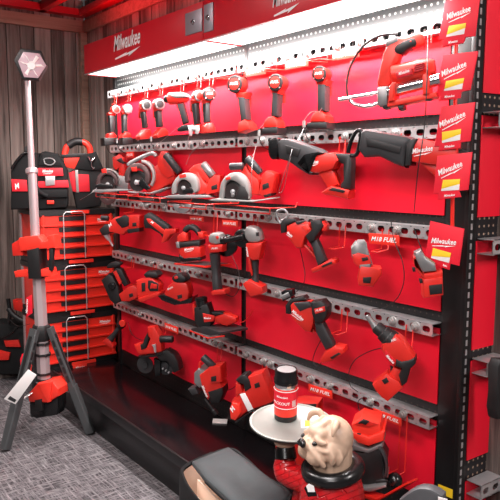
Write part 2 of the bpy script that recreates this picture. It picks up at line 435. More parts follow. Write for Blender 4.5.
nm = ['topmost', 'second', 'third', 'fourth', 'lowest']
BP = [([113, 119, 127, 138, 148, 158, 169, 182, 196, 203], [247, 272, 288, 307, 337, 360]), ([121, 139, 157, 174, 190, 203], [247, 262, 307, 345, 395]), ([141, 147, 164, 192, 200, 228], [268, 295, 371, 397]),
      ([129, 142, 152, 161, 186, 198, 215], [277, 327, 392, 415]), ([140, 166, 173, 215, 221], [246, 263, 270, 310, 329, 370, 403])]
for i in range(5):
    nb = ['five', '', '', '', ''][i]
    rail('slotted_rail', 'galvanised slotted strut rail, %s in the left bay' % nm[i], .0 if i else -.02, XS-.014, RZ[i], [rx(q, i) for q in BP[i][0]])
    rail('slotted_rail', 'galvanised slotted strut rail, %s in the right bay' % nm[i], XS+.006, XR, RZ[i], [rx(q, i) for q in BP[i][1]])
for i, z in enumerate(EZ):
    t = thing('slotted_rail', 'galvanised slotted rail, %s on the end bay around the corner' % ['topmost', 'second', 'third', 'lowest'][i], 'rail', (2.548, 0.03, z-.02))
    bm = bmesh.new(); h = .05
    slot_plate(bm, 0, .75, 0, h, 0, f=lambda x, y, z: V((.056-y, x, z)))
    for zz in (-h/2, h/2-.003): box_bm(bm, (0, 0, zz), (.056, .75, zz+.003), 0)
    finish('channel', bm, STEEL, t, 30)
    bm = bmesh.new(); p = V((.056, .14, 0)); lathe_bm(bm, p, p+V((1, 0, 0)), [(0, .02), (.003, .02), (.004, .014), (.014, .014)], 12); finish('knob_bolt', bm, GREY, t)

# ---- header canopies
def canopy(label, x0, x1, logo_px, plate_px):
    t = thing('header_canopy', label, 'sign', (x0, -.2, 1.995)); w = x1-x0
    bm = bmesh.new(); box_bm(bm, (0, -.004, 0), (w, 0.004, .168), .0015); finish('fascia', bm, FASCIA, t)
    box('top_cover', (0, .004, .16), (w, .199, .168), FASCIA, t, .001)
    box('end_panel', (0, .004, .0), (.006, .199, .16), FASCIA, t, .001); box('end_panel', (w-.006, .004, .0), (w, .199, .16), FASCIA, t, .001)
    tag(box('lit_diffuser', (.008, .006, .004), (w-.008, .196, .01), LED, t, 0), 'glowing white diffuser underneath')
    box('trim_strip', (0, -.006, -.002), (w, .004, .003), STEEL, t, 0)
    I = lambda p: p-V((x0, -.2, 1.995))
    a, b, hh = logo_px; A = I(at(*a, -.205)); B = I(at(*b, -.205)); du = V((B.x-A.x, 0, 0))
    lettering('logo', LOGO, V((A.x, -.0065, A.z)), du, V((0, 0, hh)), WHITE, t, .35, True)
    for q in plate_px:
        c = [I(at(*k, -.205)) for k in q]; x_ = [k.x for k in c]; z_ = [k.z for k in c]
        pl = box('bracket_plate', (min(x_), -.009, min(z_)), (max(x_), -.0045, max(z_)), PLATE, t, .001)
        bm = bmesh.new(); p = V(((min(x_)+max(x_))/2, -.009, (min(z_)+max(z_))/2)); lathe_bm(bm, p, p+V((0, -1, 0)), [(0, .012), (.003, .012), (.004, .007), (.01, .007)], 10)
        finish('bolt', bm, CHROME, pl)
    return t
canopy('left red illuminated header box with white script logo above the tools', .0, 1.297, ((114, 52), (140.5, 39), .08), [((186, 36), (202.5, 8))])
canopy('right red illuminated header box cropped by the top of the photo', 1.301, XR+.05, ((273, 8), (300, -2), .062), [((204.5, 33), (213.5, 2))])
bm = bmesh.new(); box_bm(bm, (-.004, -.15, 2.05), (-.0005, -.1, 2.12), .001)

# ------------------------------------------------------------------ impact tools of the top row
TOPG = None
def impact(label, zoom, c, r, handle, foot, batt=None, rz=25, L=.12, y=-.13, cap=('BLK', 'RED'), txt=None, name='impact_driver', footm=None, flip=0):
    t = Tool(name, label, 'power tool', zoom[0]+c[0]*zoom[2]/500, zoom[1]+c[1]*zoom[2]/500, y, rz, zoom)
    m0 = {'BLK': BLK, 'GREY': GREY, 'LG': LGREY, 'RED': RED}
    rm = r*t.u
    if rz > 40:
        t.disc('motor_housing', c, [(-L*.55, r*.9), (-L*.5, r*1.0), (-.02, r*1.06), (-.006, r*1.02)], RED)
        t.disc('gear_case', c, [(-L*.98, r*.55), (-L*.94, r*.72), (-L*.54, r*1.0), (-L*.5, r*.9)], LGREY)
        t.disc('nose', c, [(-L*1.25, r*.25), (-L*1.23, r*.45), (-L*1.0, r*.62), (-L*.96, r*.6)], BLK)
    else:
        t.disc('motor_housing', c, [(-L*.62, r*.8), (-L*.55, r*.98), (-.02, r*1.05), (-.006, r*1.02)], RED)
        t.disc('nose', c, [(-L*1.0, r*.22), (-L*.97, r*.3), (-L*.9, r*.34), (-L*.88, r*.6), (-L*.6, r*.82)], GREY)
    t.disc('rear_cap', c, [(-.0065, r*1.04), (.0, r*1.04), (.004, r*.97), (.005, r*.8)], m0[cap[0]])
    b = t.disc('cap_badge', c, [(.0045, r*.7), (.0065, r*.69), (.007, r*.62)], m0[cap[1]])
    for q in range(4): t.disc('screw', (c[0]+r*.86*math.cos(.8+q*1.57), c[1]+r*.86*math.sin(.8+q*1.57)), [(.002, r*.09), (.0055, r*.09)], STEEL, parent=None, seg=6)
    if txt: t.text(txt, (c[0]-r*.5, c[1]+r*.16), (c[0]+r*.5, c[1]+r*.04), r*.32, .0075, parent=b, name='lettering')
    hx0 = [p[0] for p in handle[:2]]; hy0 = min(p[1] for p in handle)
    t.prof('grip_neck', [(min(hx0)-r*.3, hy0-r*.45), (max(hx0)+r*.3, hy0-r*.45), (max(hx0)+r*.06, hy0+r*.3), (min(hx0)-r*.06, hy0+r*.3)], -L*.5-.01, -.012, RED, .01)
    def nar(pp):
        xl, xr = min(p[0] for p in pp), max(p[0] for p in pp)
        return [(xl+(p[0]-xl)*.7, p[1]) if rz < 40 else (xr-(xr-p[0])*.75, p[1]) for p in pp]
    foot = nar(foot); batt = nar(batt) if batt else None
    hw = rm*.52
    t.prof('handle', handle, -L*.42-.016, -L*.1, DGR, .012, 0)
    hx = [p[0] for p in handle]; hy = [p[1] for p in handle]; mid = (min(hx)+max(hx))/2
    # trigger on the nose side
    tr = t.P(handle[1][0]*.5+handle[0][0]*.5, min(hy)+(max(hy)-min(hy))*.22, 0)
    bm = bmesh.new(); box_bm(bm, (tr.x-.008, L*.42+.02, tr.z-.018), (tr.x+.008, L*.42+.032, tr.z+.018), .004); finish('trigger', bm, RED, t.root)
    t.prof('foot', foot, -L*.5-.022, -.004, footm or RED, .006)
    if batt: t.prof('battery', batt, -L*.5-.026, .0, BLK, .006)
    return t
ZA, ZB, ZC, ZD = (95, 80, 80), (150, 70, 80), (215, 60, 80), (290, 50, 80)
impact('small impact driver first from the left on the top shelf with black battery', ZA, (136, 184), 26, [(90, 215), (130, 222), (131, 332), (96, 336)], [(72, 336), (105, 326), (138, 345), (138, 366), (66, 366)], [(30, 362), (140, 358), (142, 402), (34, 412)], 84, .1, cap=('GREY', 'RED'))
impact('impact driver second from the left on the top shelf with pale rear cap', ZA, (208, 180), 29, [(176, 210), (210, 212), (210, 325), (176, 330)], [(152, 345), (176, 322), (222, 332), (232, 360), (150, 362)], [(150, 358), (235, 358), (238, 402), (152, 408)], 82, .1, cap=('GREY', 'LG'))
impact('impact driver third from the left on the top shelf with dark rear cap', ZA, (325, 156), 32, [(298, 192), (326, 190), (340, 298), (310, 302)], [(255, 350), (300, 308), (345, 308), (360, 345), (355, 366), (258, 372)], None, 84, .11, cap=('GREY', 'BLK'))
impact('impact driver fourth from the left on the top shelf with dark rear cap', ZA, (408, 150), 33, [(385, 185), (424, 184), (432, 292), (396, 296)], [(365, 345), (395, 300), (432, 296), (462, 320), (460, 345), (372, 362)], None, 82, .11, cap=('GREY', 'BLK'))
# drill seen from the side
t = Tool('hammer_drill', 'compact drill seen side-on, fifth tool along the top shelf, black foot', 'power tool', 178, 97, -.13, 35, ZB)
t.lathe('motor_housing', (118, 180), (238, 172), [(0, 30), (.05, 38), (.6, 36), (.9, 30), (1, 18)], RED)
t.lathe('chuck', (88, 186), (122, 180), [(0, 12), (.2, 20), (1, 30)], BLK)
t.prof('top_cover', [(120, 162), (165, 138), (215, 145), (238, 168), (160, 176)], -.02, .034, LGREY, .008)
t.prof('handle', [(165, 212), (205, 205), (236, 325), (200, 340)], -.02, .014, DGR, .008)
t.prof('trigger', [(160, 215), (172, 212), (185, 250), (175, 252)], -.01, .01, RED, .003)
t.prof('foot', [(165, 368), (195, 345), (240, 338), (246, 360), (240, 374), (168, 384)], -.03, .03, BLK, .005)
impact('red impact wrench sixth along the top shelf behind a silver security clamp', ZB, (312, 160), 34, [(276, 205), (315, 200), (325, 338), (290, 342)], [(268, 350), (300, 335), (340, 345), (340, 385), (270, 390)], None, 80, .1, cap=('GREY', 'RED'))
impact('impact wrench seventh along the top shelf, with round red cap', ZB, (375, 150), 40, [(344, 198), (382, 198), (385, 326), (346, 328)], [(318, 350), (345, 328), (388, 328), (412, 360), (412, 388), (320, 392)], None, 74, .1, cap=('BLK', 'RED'), txt='FUEL')
impact('impact wrench with tilted grip and no battery, eighth along the top shelf', ZC, (118, 150), 52, [(134, 225), (180, 222), (196, 372), (156, 386)], [(138, 412), (150, 388), (200, 372), (236, 400), (246, 430), (140, 456)], None, 22, .12, txt='FUEL', name='impact_wrench')
impact('impact wrench with black battery, ninth along the top shelf under a sign', ZC, (372, 140), 51, [(350, 195), (392, 195), (386, 352), (342, 358)], [(300, 388), (340, 355), (386, 352), (418, 384), (420, 420), (300, 424)], [(292, 424), (428, 418), (432, 460), (290, 466)], 22, .12, txt='FUEL', name='impact_wrench')
impact('impact wrench with upright grip and battery, nearest the grease gun', ZD, (178, 148), 47, [(164, 205), (220, 205), (220, 382), (164, 386)], [(130, 418), (164, 384), (220, 382), (262, 410), (266, 448), (122, 452)], [(100, 454), (280, 448), (286, 490), (102, 492)], 22, .12, txt='FUEL', name='impact_wrench')
# grease gun
t = Tool('grease_gun', 'red grease gun with looping black hose and silver barrel', 'power tool', 400, 70, -.15, 30, (340, 20, 110))
t.tube('hose', [(262, 62), (180, 72), (105, 120), (52, 200), (32, 275), (33, 335), (46, 366)], 6, BLK)
t.tube('hose', [(46, 366, .0), (62, 380), (100, 392), (140, 390), (180, 376)], 9, CHROME).name = 'hose_fitting'
t.lathe('lance', (-8, 364), (178, 330), [(0, 7), (.02, 10), (.3, 10), (.32, 8), (1, 8)], CHROME)
t.prof('frame', [(165, 298), (172, 250), (205, 112), (262, 76), (290, 84), (352, 58), (378, 62), (384, 112), (345, 122), (300, 132), (275, 155), (266, 195), (242, 200), (236, 262), (226, 296), (190, 306)], -.02, .022, RED2, .008, 1)
t.prof('end_cap', [(205, 96), (262, 72), (266, 96), (210, 122)], -.022, .024, GREY, .005)
t.prof('grip', [(242, 128), (262, 104), (340, 72), (352, 116), (310, 130), (284, 156), (250, 152)], -.024, .027, BLK, .008, 1)
t.prof('trigger', [(262, 150), (278, 140), (284, 160), (268, 166)], -.01, .012, BLK2, .003)
t.lathe('motor_housing', (232, 252), (432, 210), [(0, 30), (.04, 42), (.7, 46), (.85, 42), (1, 30)], RED2, .012)
t.prof('badge', [(250, 240), (326, 216), (330, 246), (260, 268)], .045, .054, FASCIA, .002)
t.text(LOGO, (268, 252), (316, 236), 14, .055)
for q in range(4): t.prof('vent', [(335, 206+q*9), (382, 192+q*9), (383, 196+q*9), (336, 210+q*9)], .03, .058, FASCIA, .0005)
t.lathe('barrel', (215, 330), (455, 268), [(0, 26), (.02, 28), (1, 28)], CHROME, .03)
t.prof('cradle', [(212, 392), (216, 366), (436, 326), (440, 350), (222, 396)], -.01, .05, RED2, .006)
t.prof('clamp_ring', [(218, 372), (224, 300), (242, 280), (256, 284), (248, 300), (244, 366)], -.02, .062, RED2, .004)
t.prof('clamp_ring', [(376, 338), (374, 252), (388, 240), (402, 250), (404, 334)], -.02, .062, RED2, .004)
t.prof('pump_head', [(168, 308), (216, 298), (216, 384), (182, 396), (166, 384)], -.01, .05, GREY, .006)
for a, b in ((205, 392), (275, 398), (400, 352)): t.prof('rubber_foot', [(a-14, b-8), (a+14, b-12), (a+14, b+6), (a-10, b+12)], -.01, .045, BLK, .003)

# ------------------------------------------------------------------ circular saws
def ring_pts(c, ro, ri, a0, a1, n=14, sx=1.):
    o = [(c[0]+ro*sx*math.cos(math.radians(a0+(a1-a0)*i/n)), c[1]-ro*math.sin(math.radians(a0+(a1-a0)*i/n))) for i in range(n+1)]
    i_ = [(c[0]+ri*sx*math.cos(math.radians(a1+(a0-a1)*i/n)), c[1]-ri*math.sin(math.radians(a1+(a0-a1)*i/n))) for i in range(n+1)]
    return o+i_
ZF, ZG, ZH = (90, 140, 70), (140, 145, 80), (205, 145, 80)
def blade(t, c, r, d, sx=1.):
    t.disc('blade', c, [(d-.002, r), (d, r)], BLADE, seg=32); t.disc('arbor', c, [(d, r*.3), (d+.006, r*.26), (d+.007, r*.12), (d+.012, r*.12)], STEEL)
t = Tool('circular_saw', 'leftmost circular saw on the second shelf, hanging over the tool bags', 'power tool', 107, 180, -.17, 48, ZF)
t.prof('motor_housing', [(160, 290), (172, 262), (205, 250), (250, 260), (275, 305), (272, 352), (200, 360)], -.1, .0, GREY, .006)
t.prof('handle', [(158, 122), (205, 104), (238, 132), (252, 212), (238, 300), (196, 300), (206, 240), (204, 200), (180, 215), (164, 195)], -.05, -.01, RED, .006)
t.prof('grip', [(186, 142), (222, 126), (246, 165), (236, 172), (205, 158)], -.055, -.005, BLK, .004)
t.prof('upper_guard', ring_pts((122, 300), 82, 54, -20, 200, sx=.95), -.03, .014, BRN, .004)
t.prof('guard_rim', ring_pts((128, 296), 92, 80, -18, 110, sx=.95), -.03, .004, LGREY, .003)
t.prof('inner_guard', ring_pts((122, 310), 62, 1, 0, 180, sx=.95), -.03, -.012, BLK, .002); blade(t, (122, 318), 54, -.006); t.prof('lower_guard', ring_pts((125, 400), 62, 22, 170, 370, 16, .95), -.012, .006, BRN, .003)
t.prof('base_plate', [(15, 372), (20, 356), (180, 350), (282, 352), (284, 360), (70, 378)], -.08, .025, GREY, .002)
t.prof('lever', [(30, 330), (60, 312), (160, 318), (166, 345), (60, 346)], .012, .028, BLK2, .003)
t.prof('badge', [(80, 210), (112, 202), (116, 234), (86, 238)], .01, .0165, RED, .002)
t = Tool('circular_saw', 'large rear-handle circular saw with grey front bar, second on the second shelf', 'power tool', 140, 178, -.17, 42, ZG)
t.prof('motor_housing', [(20, 210), (60, 170), (100, 120), (165, 110), (200, 140), (225, 190), (210, 232), (150, 262), (90, 300), (30, 300)], -.09, .0, RED, .012, 1)
t.prof('rear_frame', [(104, 130), (110, 72), (130, 36), (165, 42), (180, 90), (205, 150), (218, 190), (170, 210), (130, 180)], -.07, .01, RED, .008)
t.cap('grip', (162, 62), (246, 168), 23, DGR, .012)
t.tube('front_handle', [(-70, 128), (-60, 112), (50, 58), (88, 56), (100, 72)], 13, GREY, .012 and 4)
t.prof('upper_guard', ring_pts((-20, 200), 88, 56, -30, 205, sx=.9), -.02, .03, BRN, .004)
t.prof('guard_rim', ring_pts((-6, 195), 104, 86, -38, 82, sx=.95), -.03, .02, LGREY, .004)
t.prof('inner_guard', ring_pts((-14, 225), 66, 1, 0, 180, sx=.95), -.01, .004, BLK, .002); blade(t, (-14, 236), 54, .008); t.prof('lower_guard', ring_pts((40, 315), 50, 14, 160, 370, 14), -.01, .02, BRN, .003)
t.prof('base_plate', [(-80, 290), (0, 300), (60, 298), (170, 262), (178, 268), (80, 306), (-60, 300)], -.07, .035, GREY, .002)
t.prof('badge', [(-56, 140), (-22, 136), (-20, 164), (-52, 166)], .028, .0325, RED, .002)
t.prof('knob', [(-38, 222), (-16, 218), (-8, 236), (-22, 252), (-40, 244)], .03, .045, STEEL, .004, 1)
t.prof('lever', [(-10, 232), (10, 206), (66, 270), (40, 282), (0, 262)], .028, .04, BLK2, .003)
t = Tool('circular_saw', 'grey-guarded circular saw third on the second shelf, red rear housing', 'power tool', 185, 190, -.17, 40, ZG)
t.prof('motor_housing', [(330, 210), (360, 165), (400, 230), (430, 250), (420, 306), (340, 312)], -.09, -.005, RED, .008)
t.prof('rear_arm', [(300, 160), (336, 125), (388, 112), (400, 160), (436, 212), (420, 240), (372, 190), (330, 180)], -.055, -.01, RED, .006)
t.cap('grip', (395, 118), (456, 192), 25, GREY, -.02)
t.prof('battery_mount', [(428, 218), (464, 186), (502, 190), (492, 292), (414, 312), (405, 292)], -.1, .01, RED, .006)
t.prof('battery_port', [(444, 258), (480, 244), (482, 274), (446, 282)], .006, .0125, BLK, .002)
t.prof('upper_guard', [(196, 312), (194, 262), (214, 215), (255, 178), (310, 172), (350, 198), (366, 250), (360, 292), (322, 306), (322, 250), (295, 222), (258, 214), (226, 245), (222, 300)], -.02, .03, LGREY, .005, 1)
t.prof('inner_guard', [(220, 305), (224, 245), (258, 212), (296, 220), (324, 250), (324, 305)], -.01, .006, BLK, .002); blade(t, (266, 268), 46, .01); t.prof('lower_guard', ring_pts((262, 372), 56, 16, 175, 365, 14, 1.05), -.004, .022, GREY, .003)
t.prof('lever', [(262, 300), (270, 280), (320, 262), (335, 290), (320, 306)], .02, .034, BLK2, .003)
t.prof('base_plate', [(128, 328), (200, 312), (420, 312), (444, 328), (340, 334), (200, 334)], -.07, .035, GREY, .002)
t.prof('badge', [(242, 186), (284, 178), (288, 200), (248, 208)], .028, .0325, RED, .002)
t = Tool('circular_saw', 'grey-guarded circular saw furthest right on the second shelf, beside the seam', 'power tool', 242, 190, -.17, 38, ZH)
t.prof('motor_housing', [(222, 180), (252, 115), (276, 165), (335, 215), (346, 312), (276, 314), (262, 230)], -.1, -.005, RED, .008)
t.cap('grip', (266, 84), (346, 172), 27, DGR, -.01, r2=22)
t.cap('front_handle', (158, 136), (236, 130), 22, DGR, .0)
t.prof('battery_mount', [(336, 300), (356, 186), (384, 158), (436, 178), (440, 198), (414, 302), (350, 322)], -.1, .01, RED, .006)
t.prof('battery_port', [(358, 248), (396, 234), (400, 266), (360, 282)], .006, .0125, BLK, .002)
t.prof('rear_latch', [(366, 312), (412, 296), (414, 314), (370, 328)], -.08, .008, BLK, .003)
t.prof('upper_guard', [(84, 342), (88, 282), (100, 225), (140, 183), (190, 166), (236, 184), (266, 225), (278, 282), (276, 342), (246, 344), (240, 280), (215, 244), (180, 224), (150, 220), (122, 248), (114, 340)], -.02, .03, LGREY, .006, 1)
t.prof('inner_guard', [(112, 342), (122, 246), (150, 218), (182, 222), (216, 242), (244, 282), (246, 342)], -.01, .006, BLK, .002); blade(t, (168, 292), 52, .012); t.prof('lower_guard', [(188, 352), (196, 300), (218, 250), (246, 262), (270, 310), (268, 352)], -.004, .034, BLK, .004)
t.prof('base_plate', [(18, 344), (72, 334), (300, 348), (430, 328), (434, 336), (300, 358), (60, 352)], -.07, .04, LGREY, .002)
t.prof('badge', [(126, 206), (156, 196), (160, 212), (132, 222)], .028, .0325, RED, .002)
t.prof('knob', [(160, 306), (176, 296), (186, 316), (170, 328), (160, 322)], .014, .028, GREY, .004, 1)
# wire trays under the saws
def wire_tray(label, x0, x1, z, out=.14):
    t = thing('wire_tray', label, 'wire rack', ((x0+x1)/2, -.06, z)); w = (x1-x0)/2
    bm = bmesh.new()
    tube_bm(bm, [(-w, .0, .02), (-w, -.01, 0), (-w, -out, 0), (w, -out, 0), (w, -.01, 0), (w, .0, .02)], .0026)
    tube_bm(bm, [(-w, -out, 0), (-w, -out, -.022), (w, -out, -.022), (w, -out, 0)], .0024)
    finish('wire_frame', bm, WIRE, t, 60); return t
for px0, px1, py, lb in ((96, 128, 194, 'leftmost'), (128, 160, 197, 'rear-handle'), (168, 206, 203, 'third'), (214, 270, 206, 'rightmost')):
    A, B = at(px0, py, -.2), at(px1, py, -.2)
    wire_tray('red wire tray under the %s circular saw' % lb, A.x, B.x, (A.z+B.z)/2)

# ------------------------------------------------------------------ reciprocating saws
t = Tool('reciprocating_saw', 'reciprocating saw with black boot and open handle, beneath the ninth wrench', 'power tool', 308, 165, -.14, 22, (200, 110, 125))
t.prof('shoe', [(270, 118), (300, 108), (318, 118), (308, 196), (284, 198), (272, 180)], -.02, .03, BLK2, .006, 1)
t.prof('boot', [(306, 128), (320, 114), (348, 114), (420, 138), (472, 156), (494, 172), (424, 192), (408, 212), (452, 250), (446, 260), (428, 258), (394, 238), (350, 206), (310, 194)], -.03, .04, DGR, .014)
t.prof('boot_panel', [(340, 140), (400, 156), (390, 190), (345, 176)], .035, .044, BLK, .003)
t.zoom(300, 110, 125)
t.prof('motor_housing', [(2, 196), (68, 178), (132, 168), (150, 200), (130, 238), (72, 252), (40, 252), (6, 238)], -.03, .036, RED, .012)
t.text(LOGO, (20, 218), (74, 214), 15, .037, bolt=True)
t.prof('front_frame', [(72, 250), (128, 236), (152, 298), (110, 314)], -.02, .022, RED, .005)
t.prof('handle', [(134, 172), (200, 176), (206, 196), (202, 316), (160, 320), (160, 298), (172, 282), (170, 216), (142, 202)], -.022, .026, BLK, .008)
t.prof('foot', [(82, 330), (122, 304), (196, 322), (190, 356), (92, 336)], -.03, .036, RED, .005)
t.prof('battery_slot', [(112, 320), (130, 310), (180, 322), (172, 332)], .034, .0385, BLK, .001)
t = Tool('reciprocating_saw', 'large reciprocating saw with long black boot, partly behind the red cards', 'power tool', 395, 152, -.14, 26, (300, 110, 125))
t.tube('shoe', [(192, 172, .01), (202, 130, .01), (222, 90, .01), (244, 84, .01), (240, 130, .01), (226, 178, .01), (200, 182, .01)], 9, BLK2)
t.prof('boot', [(240, 86), (262, 76), (430, 104), (452, 118), (428, 150), (418, 232), (372, 214), (312, 184), (252, 188), (230, 160)], -.035, .04, DGR, .015)
t.prof('boot_panel', [(262, 108), (300, 118), (405, 146), (398, 176), (300, 150), (266, 146)], .035, .044, BLK, .003)
t.zoom(375, 110, 125)
t.prof('band', [(124, 130), (150, 112), (170, 115), (150, 160), (140, 222), (118, 222)], -.04, .044, BLK, .006)
t.prof('motor_housing', [(146, 132), (170, 112), (236, 124), (330, 150), (330, 220), (240, 222), (142, 206)], -.036, .04, RED, .012)
t.text(LOGO, (150, 176), (232, 162), 20, .041, bolt=True)
t.prof('rear_frame', [(180, 214), (240, 214), (300, 260), (280, 300), (235, 262)], -.02, .022, RED, .006)
t.prof('handle', [(320, 150), (380, 170), (380, 300), (330, 300), (340, 230)], -.022, .026, BLK, .008)

# ------------------------------------------------------------------ third row
ZI, ZJ, ZK, ZL = (95, 195, 80), (165, 215, 70), (195, 215, 90), (270, 205, 80)
t = Tool('jigsaw', 'red and black cordless saw leftmost on the third shelf beside the tool chests', 'power tool', 122, 226, -.15, 42, ZI)
t.prof('body', [(80, 208), (84, 166), (126, 138), (210, 128), (216, 212), (170, 250), (112, 236), (84, 232)], -.045, .03, RED, .01)
t.prof('motor_cover', [(124, 152), (178, 127), (218, 138), (206, 196), (165, 206), (140, 180)], -.05, .036, BLK, .006)
t.prof('nose', [(24, 218), (60, 184), (86, 192), (92, 242), (42, 254)], -.04, .03, BLK, .006)
t.cap('front_grip', (40, 142), (84, 146), 16, BLK, .0)
t.prof('battery_mount', [(204, 128), (278, 128), (276, 206), (214, 214)], -.05, .035, RED, .006)
t.prof('battery_port', [(232, 174), (258, 172), (258, 196), (232, 198)], .03, .0375, BLK, .002)
t.prof('base', [(200, 214), (276, 206), (276, 230), (205, 240)], -.045, .03, BLK, .003)
t.lathe('bit', (70, 246), (112, 320), [(0, 20), (.4, 14), (.5, 8), (1, 6)], STEEL)
t.text('M', (92, 205), (112, 185), 22, .031)
t = Tool('multi_tool', 'slim oscillating multi tool slanting down, second on the third shelf', 'power tool', 155, 226, -.14, 40, ZI)
t.prof('body', [(304, 128), (332, 110), (372, 134), (462, 196), (468, 222), (432, 292), (404, 246), (345, 210), (308, 208), (300, 176)], -.03, .02, BLK, .01)
t.prof('side_stripe', [(320, 148), (345, 150), (458, 236), (440, 256), (400, 230), (330, 172)], .014, .023, RED, .003)
t.text('M', (345, 172), (362, 184), 16, .0238)
t.zoom(165, 215, 70)
t.prof('foot', [(-2, 100), (78, 100), (76, 130), (40, 140), (-5, 195), (-30, 200)], -.03, .03, RED, .005)
t = Tool('planer', 'red handled planer resting on a flat tray, third on the third shelf', 'power tool', 190, 248, -.16, 40, ZJ)
t.prof('handle', [(118, 124), (128, 88), (170, 64), (212, 80), (248, 124), (238, 162), (222, 140), (188, 104), (154, 112), (142, 134)], -.03, .02, BLK, .008, 1)
t.prof('front_housing', [(84, 152), (124, 120), (152, 134), (152, 188), (86, 194)], -.045, .03, RED, .006)
t.prof('rear_housing', [(230, 122), (270, 126), (272, 164), (238, 170)], -.045, .03, RED, .006)
t.prof('body', [(92, 236), (110, 220), (216, 206), (252, 232), (252, 302), (130, 322), (100, 282)], -.05, .04, RED, .008)
t.prof('belt_cover', [(78, 200), (248, 184), (248, 220), (200, 222), (90, 238)], -.05, .045, BLK, .006)
t.prof('front_cap', [(74, 196), (98, 190), (104, 240), (80, 236)], -.05, .048, GREY, .005)
t.prof('base', [(98, 282), (130, 304), (252, 304), (252, 326), (108, 332)], -.05, .04, BLK2, .003)
t.text(LOGO, (140, 258), (206, 244), 18, .0415, bolt=True)
t2 = Tool('display_tray', 'red-edged flat tray carrying the handled planer on the third shelf', 'tray', 190, 266, -.16, 0, ZJ)
pl = t2.prof('plate', [(62, 344), (286, 366), (288, 378), (62, 354)], -.11, .04, WIRE, .001); t2.prof('mat', [(90, 342), (282, 360), (282, 365), (90, 347)], -.1, .03, DGR, .001)
def grinder(label, zoom, px, py, head, collar, hn, hw, foot, guard, side=None, rz=35):
    t = Tool('angle_grinder', label, 'power tool', px, py, -.17, rz, zoom)
    t.disc('guard', guard[0], [(-.075, guard[1]), (-.07, guard[1]*1.02), (-.05, guard[1]*1.02), (-.045, guard[1]*.8)], BLK2, seg=28)
    t.prof('gear_head', head, -.055, .012, LGREY, .014, 1)
    t.prof('collar', collar, -.05, .018, RED, .01)
    n = 6
    t.lathe('handle', hn[0], hn[1], [(0, hw*1.1), (.3, hw), (.6, hw*.92), (.62, hw), (.98, hw*.96), (1, hw*.7)], DGR, -.018)
    t.prof('foot', foot, -.055, .02, RED, .005)
    if side: t.lathe('side_handle', side[0], side[1], [(-.08, 10), (-.06, 19), (0, 22), (.12, 24), (.15, 18), (.9, 17), (.93, 24), (1, 24)], BLK2, .012)
    return t
t = grinder('angle grinder hanging with long grip and silver gear head, left one of two', ZK, 214, 262, [(70, 162), (72, 112), (96, 98), (136, 100), (148, 130), (152, 164)], [(68, 168), (152, 164), (150, 206), (76, 214)], ((110, 212), (126, 424)), 28, [(88, 430), (100, 420), (164, 416), (168, 440), (92, 448)], ((168, 170), 62))
t.prof('badge', [(92, 112), (128, 110), (128, 158), (110, 164)], .0, .0135, LGREY, .002); t.prof('mark', [(112, 120), (124, 116), (132, 126), (122, 138)], .0, .0155, RED, .001); t.text('FUEL', (92, 192), (128, 188), 10, .0185)
t = grinder('angle grinder with black side handle and silver gear head, right one of two', ZK, 242, 256, [(268, 122), (272, 74), (300, 58), (346, 74), (362, 110), (368, 152), (300, 158)], [(278, 160), (376, 152), (370, 182), (356, 250), (312, 254), (284, 210)], ((334, 250), (336, 400)), 20, [(262, 384), (296, 360), (326, 376), (372, 400), (376, 438), (306, 456)], ((262, 130), 52), ((152, 142), (272, 122)))
t.prof('trigger', [(288, 215), (302, 220), (320, 330), (312, 340), (296, 270)], -.02, .004, RED, .003); t.text(LOGO, (300, 232), (290, 178), 12, .0185)
t.prof('button', [(336, 96), (352, 96), (354, 118), (340, 118)], .0, .015, BLK, .002)
t = Tool('hackzall_saw', 'pistol-grip reciprocating saw with steel shoe, beneath the open-handled saw', 'power tool', 308, 240, -.15, 32, ZL)
t.name = None
t.root.name = 'one_hand_saw'
t.tube('shoe', [(98, 100, .01), (60, 112, .01), (40, 50, .01), (62, 32, .01), (94, 32, .01), (112, 72, .01), (70, 100, .01)], 8, GREY, 3)
t.prof('guard', [(62, 116), (84, 84), (150, 82), (166, 104), (102, 126), (96, 172), (66, 178)], -.03, .032, BLK, .006)
t.prof('body', [(100, 132), (156, 104), (240, 118), (262, 160), (218, 206), (194, 272), (160, 272), (106, 204), (98, 168)], -.035, .036, RED, .012)
t.prof('rear_cover', [(214, 190), (258, 152), (246, 100), (312, 88), (334, 130), (312, 166), (286, 200), (276, 226), (242, 238)], -.036, .038, BLK, .01)
t.prof('end_cap', [(322, 100), (350, 128), (346, 162), (322, 166)], -.03, .03, RED, .005)
t.prof('top_grille', [(155, 108), (212, 92), (232, 100), (170, 124)], .03, .039, DGR, .003)
t.prof('handle', [(242, 232), (286, 208), (312, 260), (346, 348), (296, 386), (284, 346), (262, 270)], -.02, .024, DGR, .009)
t.prof('trigger', [(190, 240), (208, 236), (286, 318), (282, 340), (240, 290)], -.012, .014, RED, .004)
t.prof('foot', [(254, 402), (312, 374), (380, 338), (402, 344), (406, 368), (350, 396), (264, 426)], -.035, .036, RED, .005)
t.prof('battery_slot', [(318, 382), (384, 352), (388, 366), (330, 392)], .034, .0385, BLK, .001)
t.text(LOGO, (104, 176), (136, 202), 16, .037, bolt=True)
t.prof('vent', [(196, 132), (222, 124), (246, 150), (226, 168)], .033, .038, RED2, .002)
ZM, ZN = (300, 220, 125), (375, 220, 125)
t = Tool('cut_out_tool', 'grey and red cut-out tool under the sign of the third rail', 'power tool', 366, 265, -.15, 45, ZM)
t.prof('collar', [(220, 96), (232, 84), (258, 84), (268, 96), (274, 138), (214, 132)], -.03, .028, GREY, .006)
t.prof('body', [(204, 112), (222, 88), (264, 96), (280, 142), (292, 182), (232, 188), (206, 148)], -.032, .03, DGR if 0 else GREY, .01)
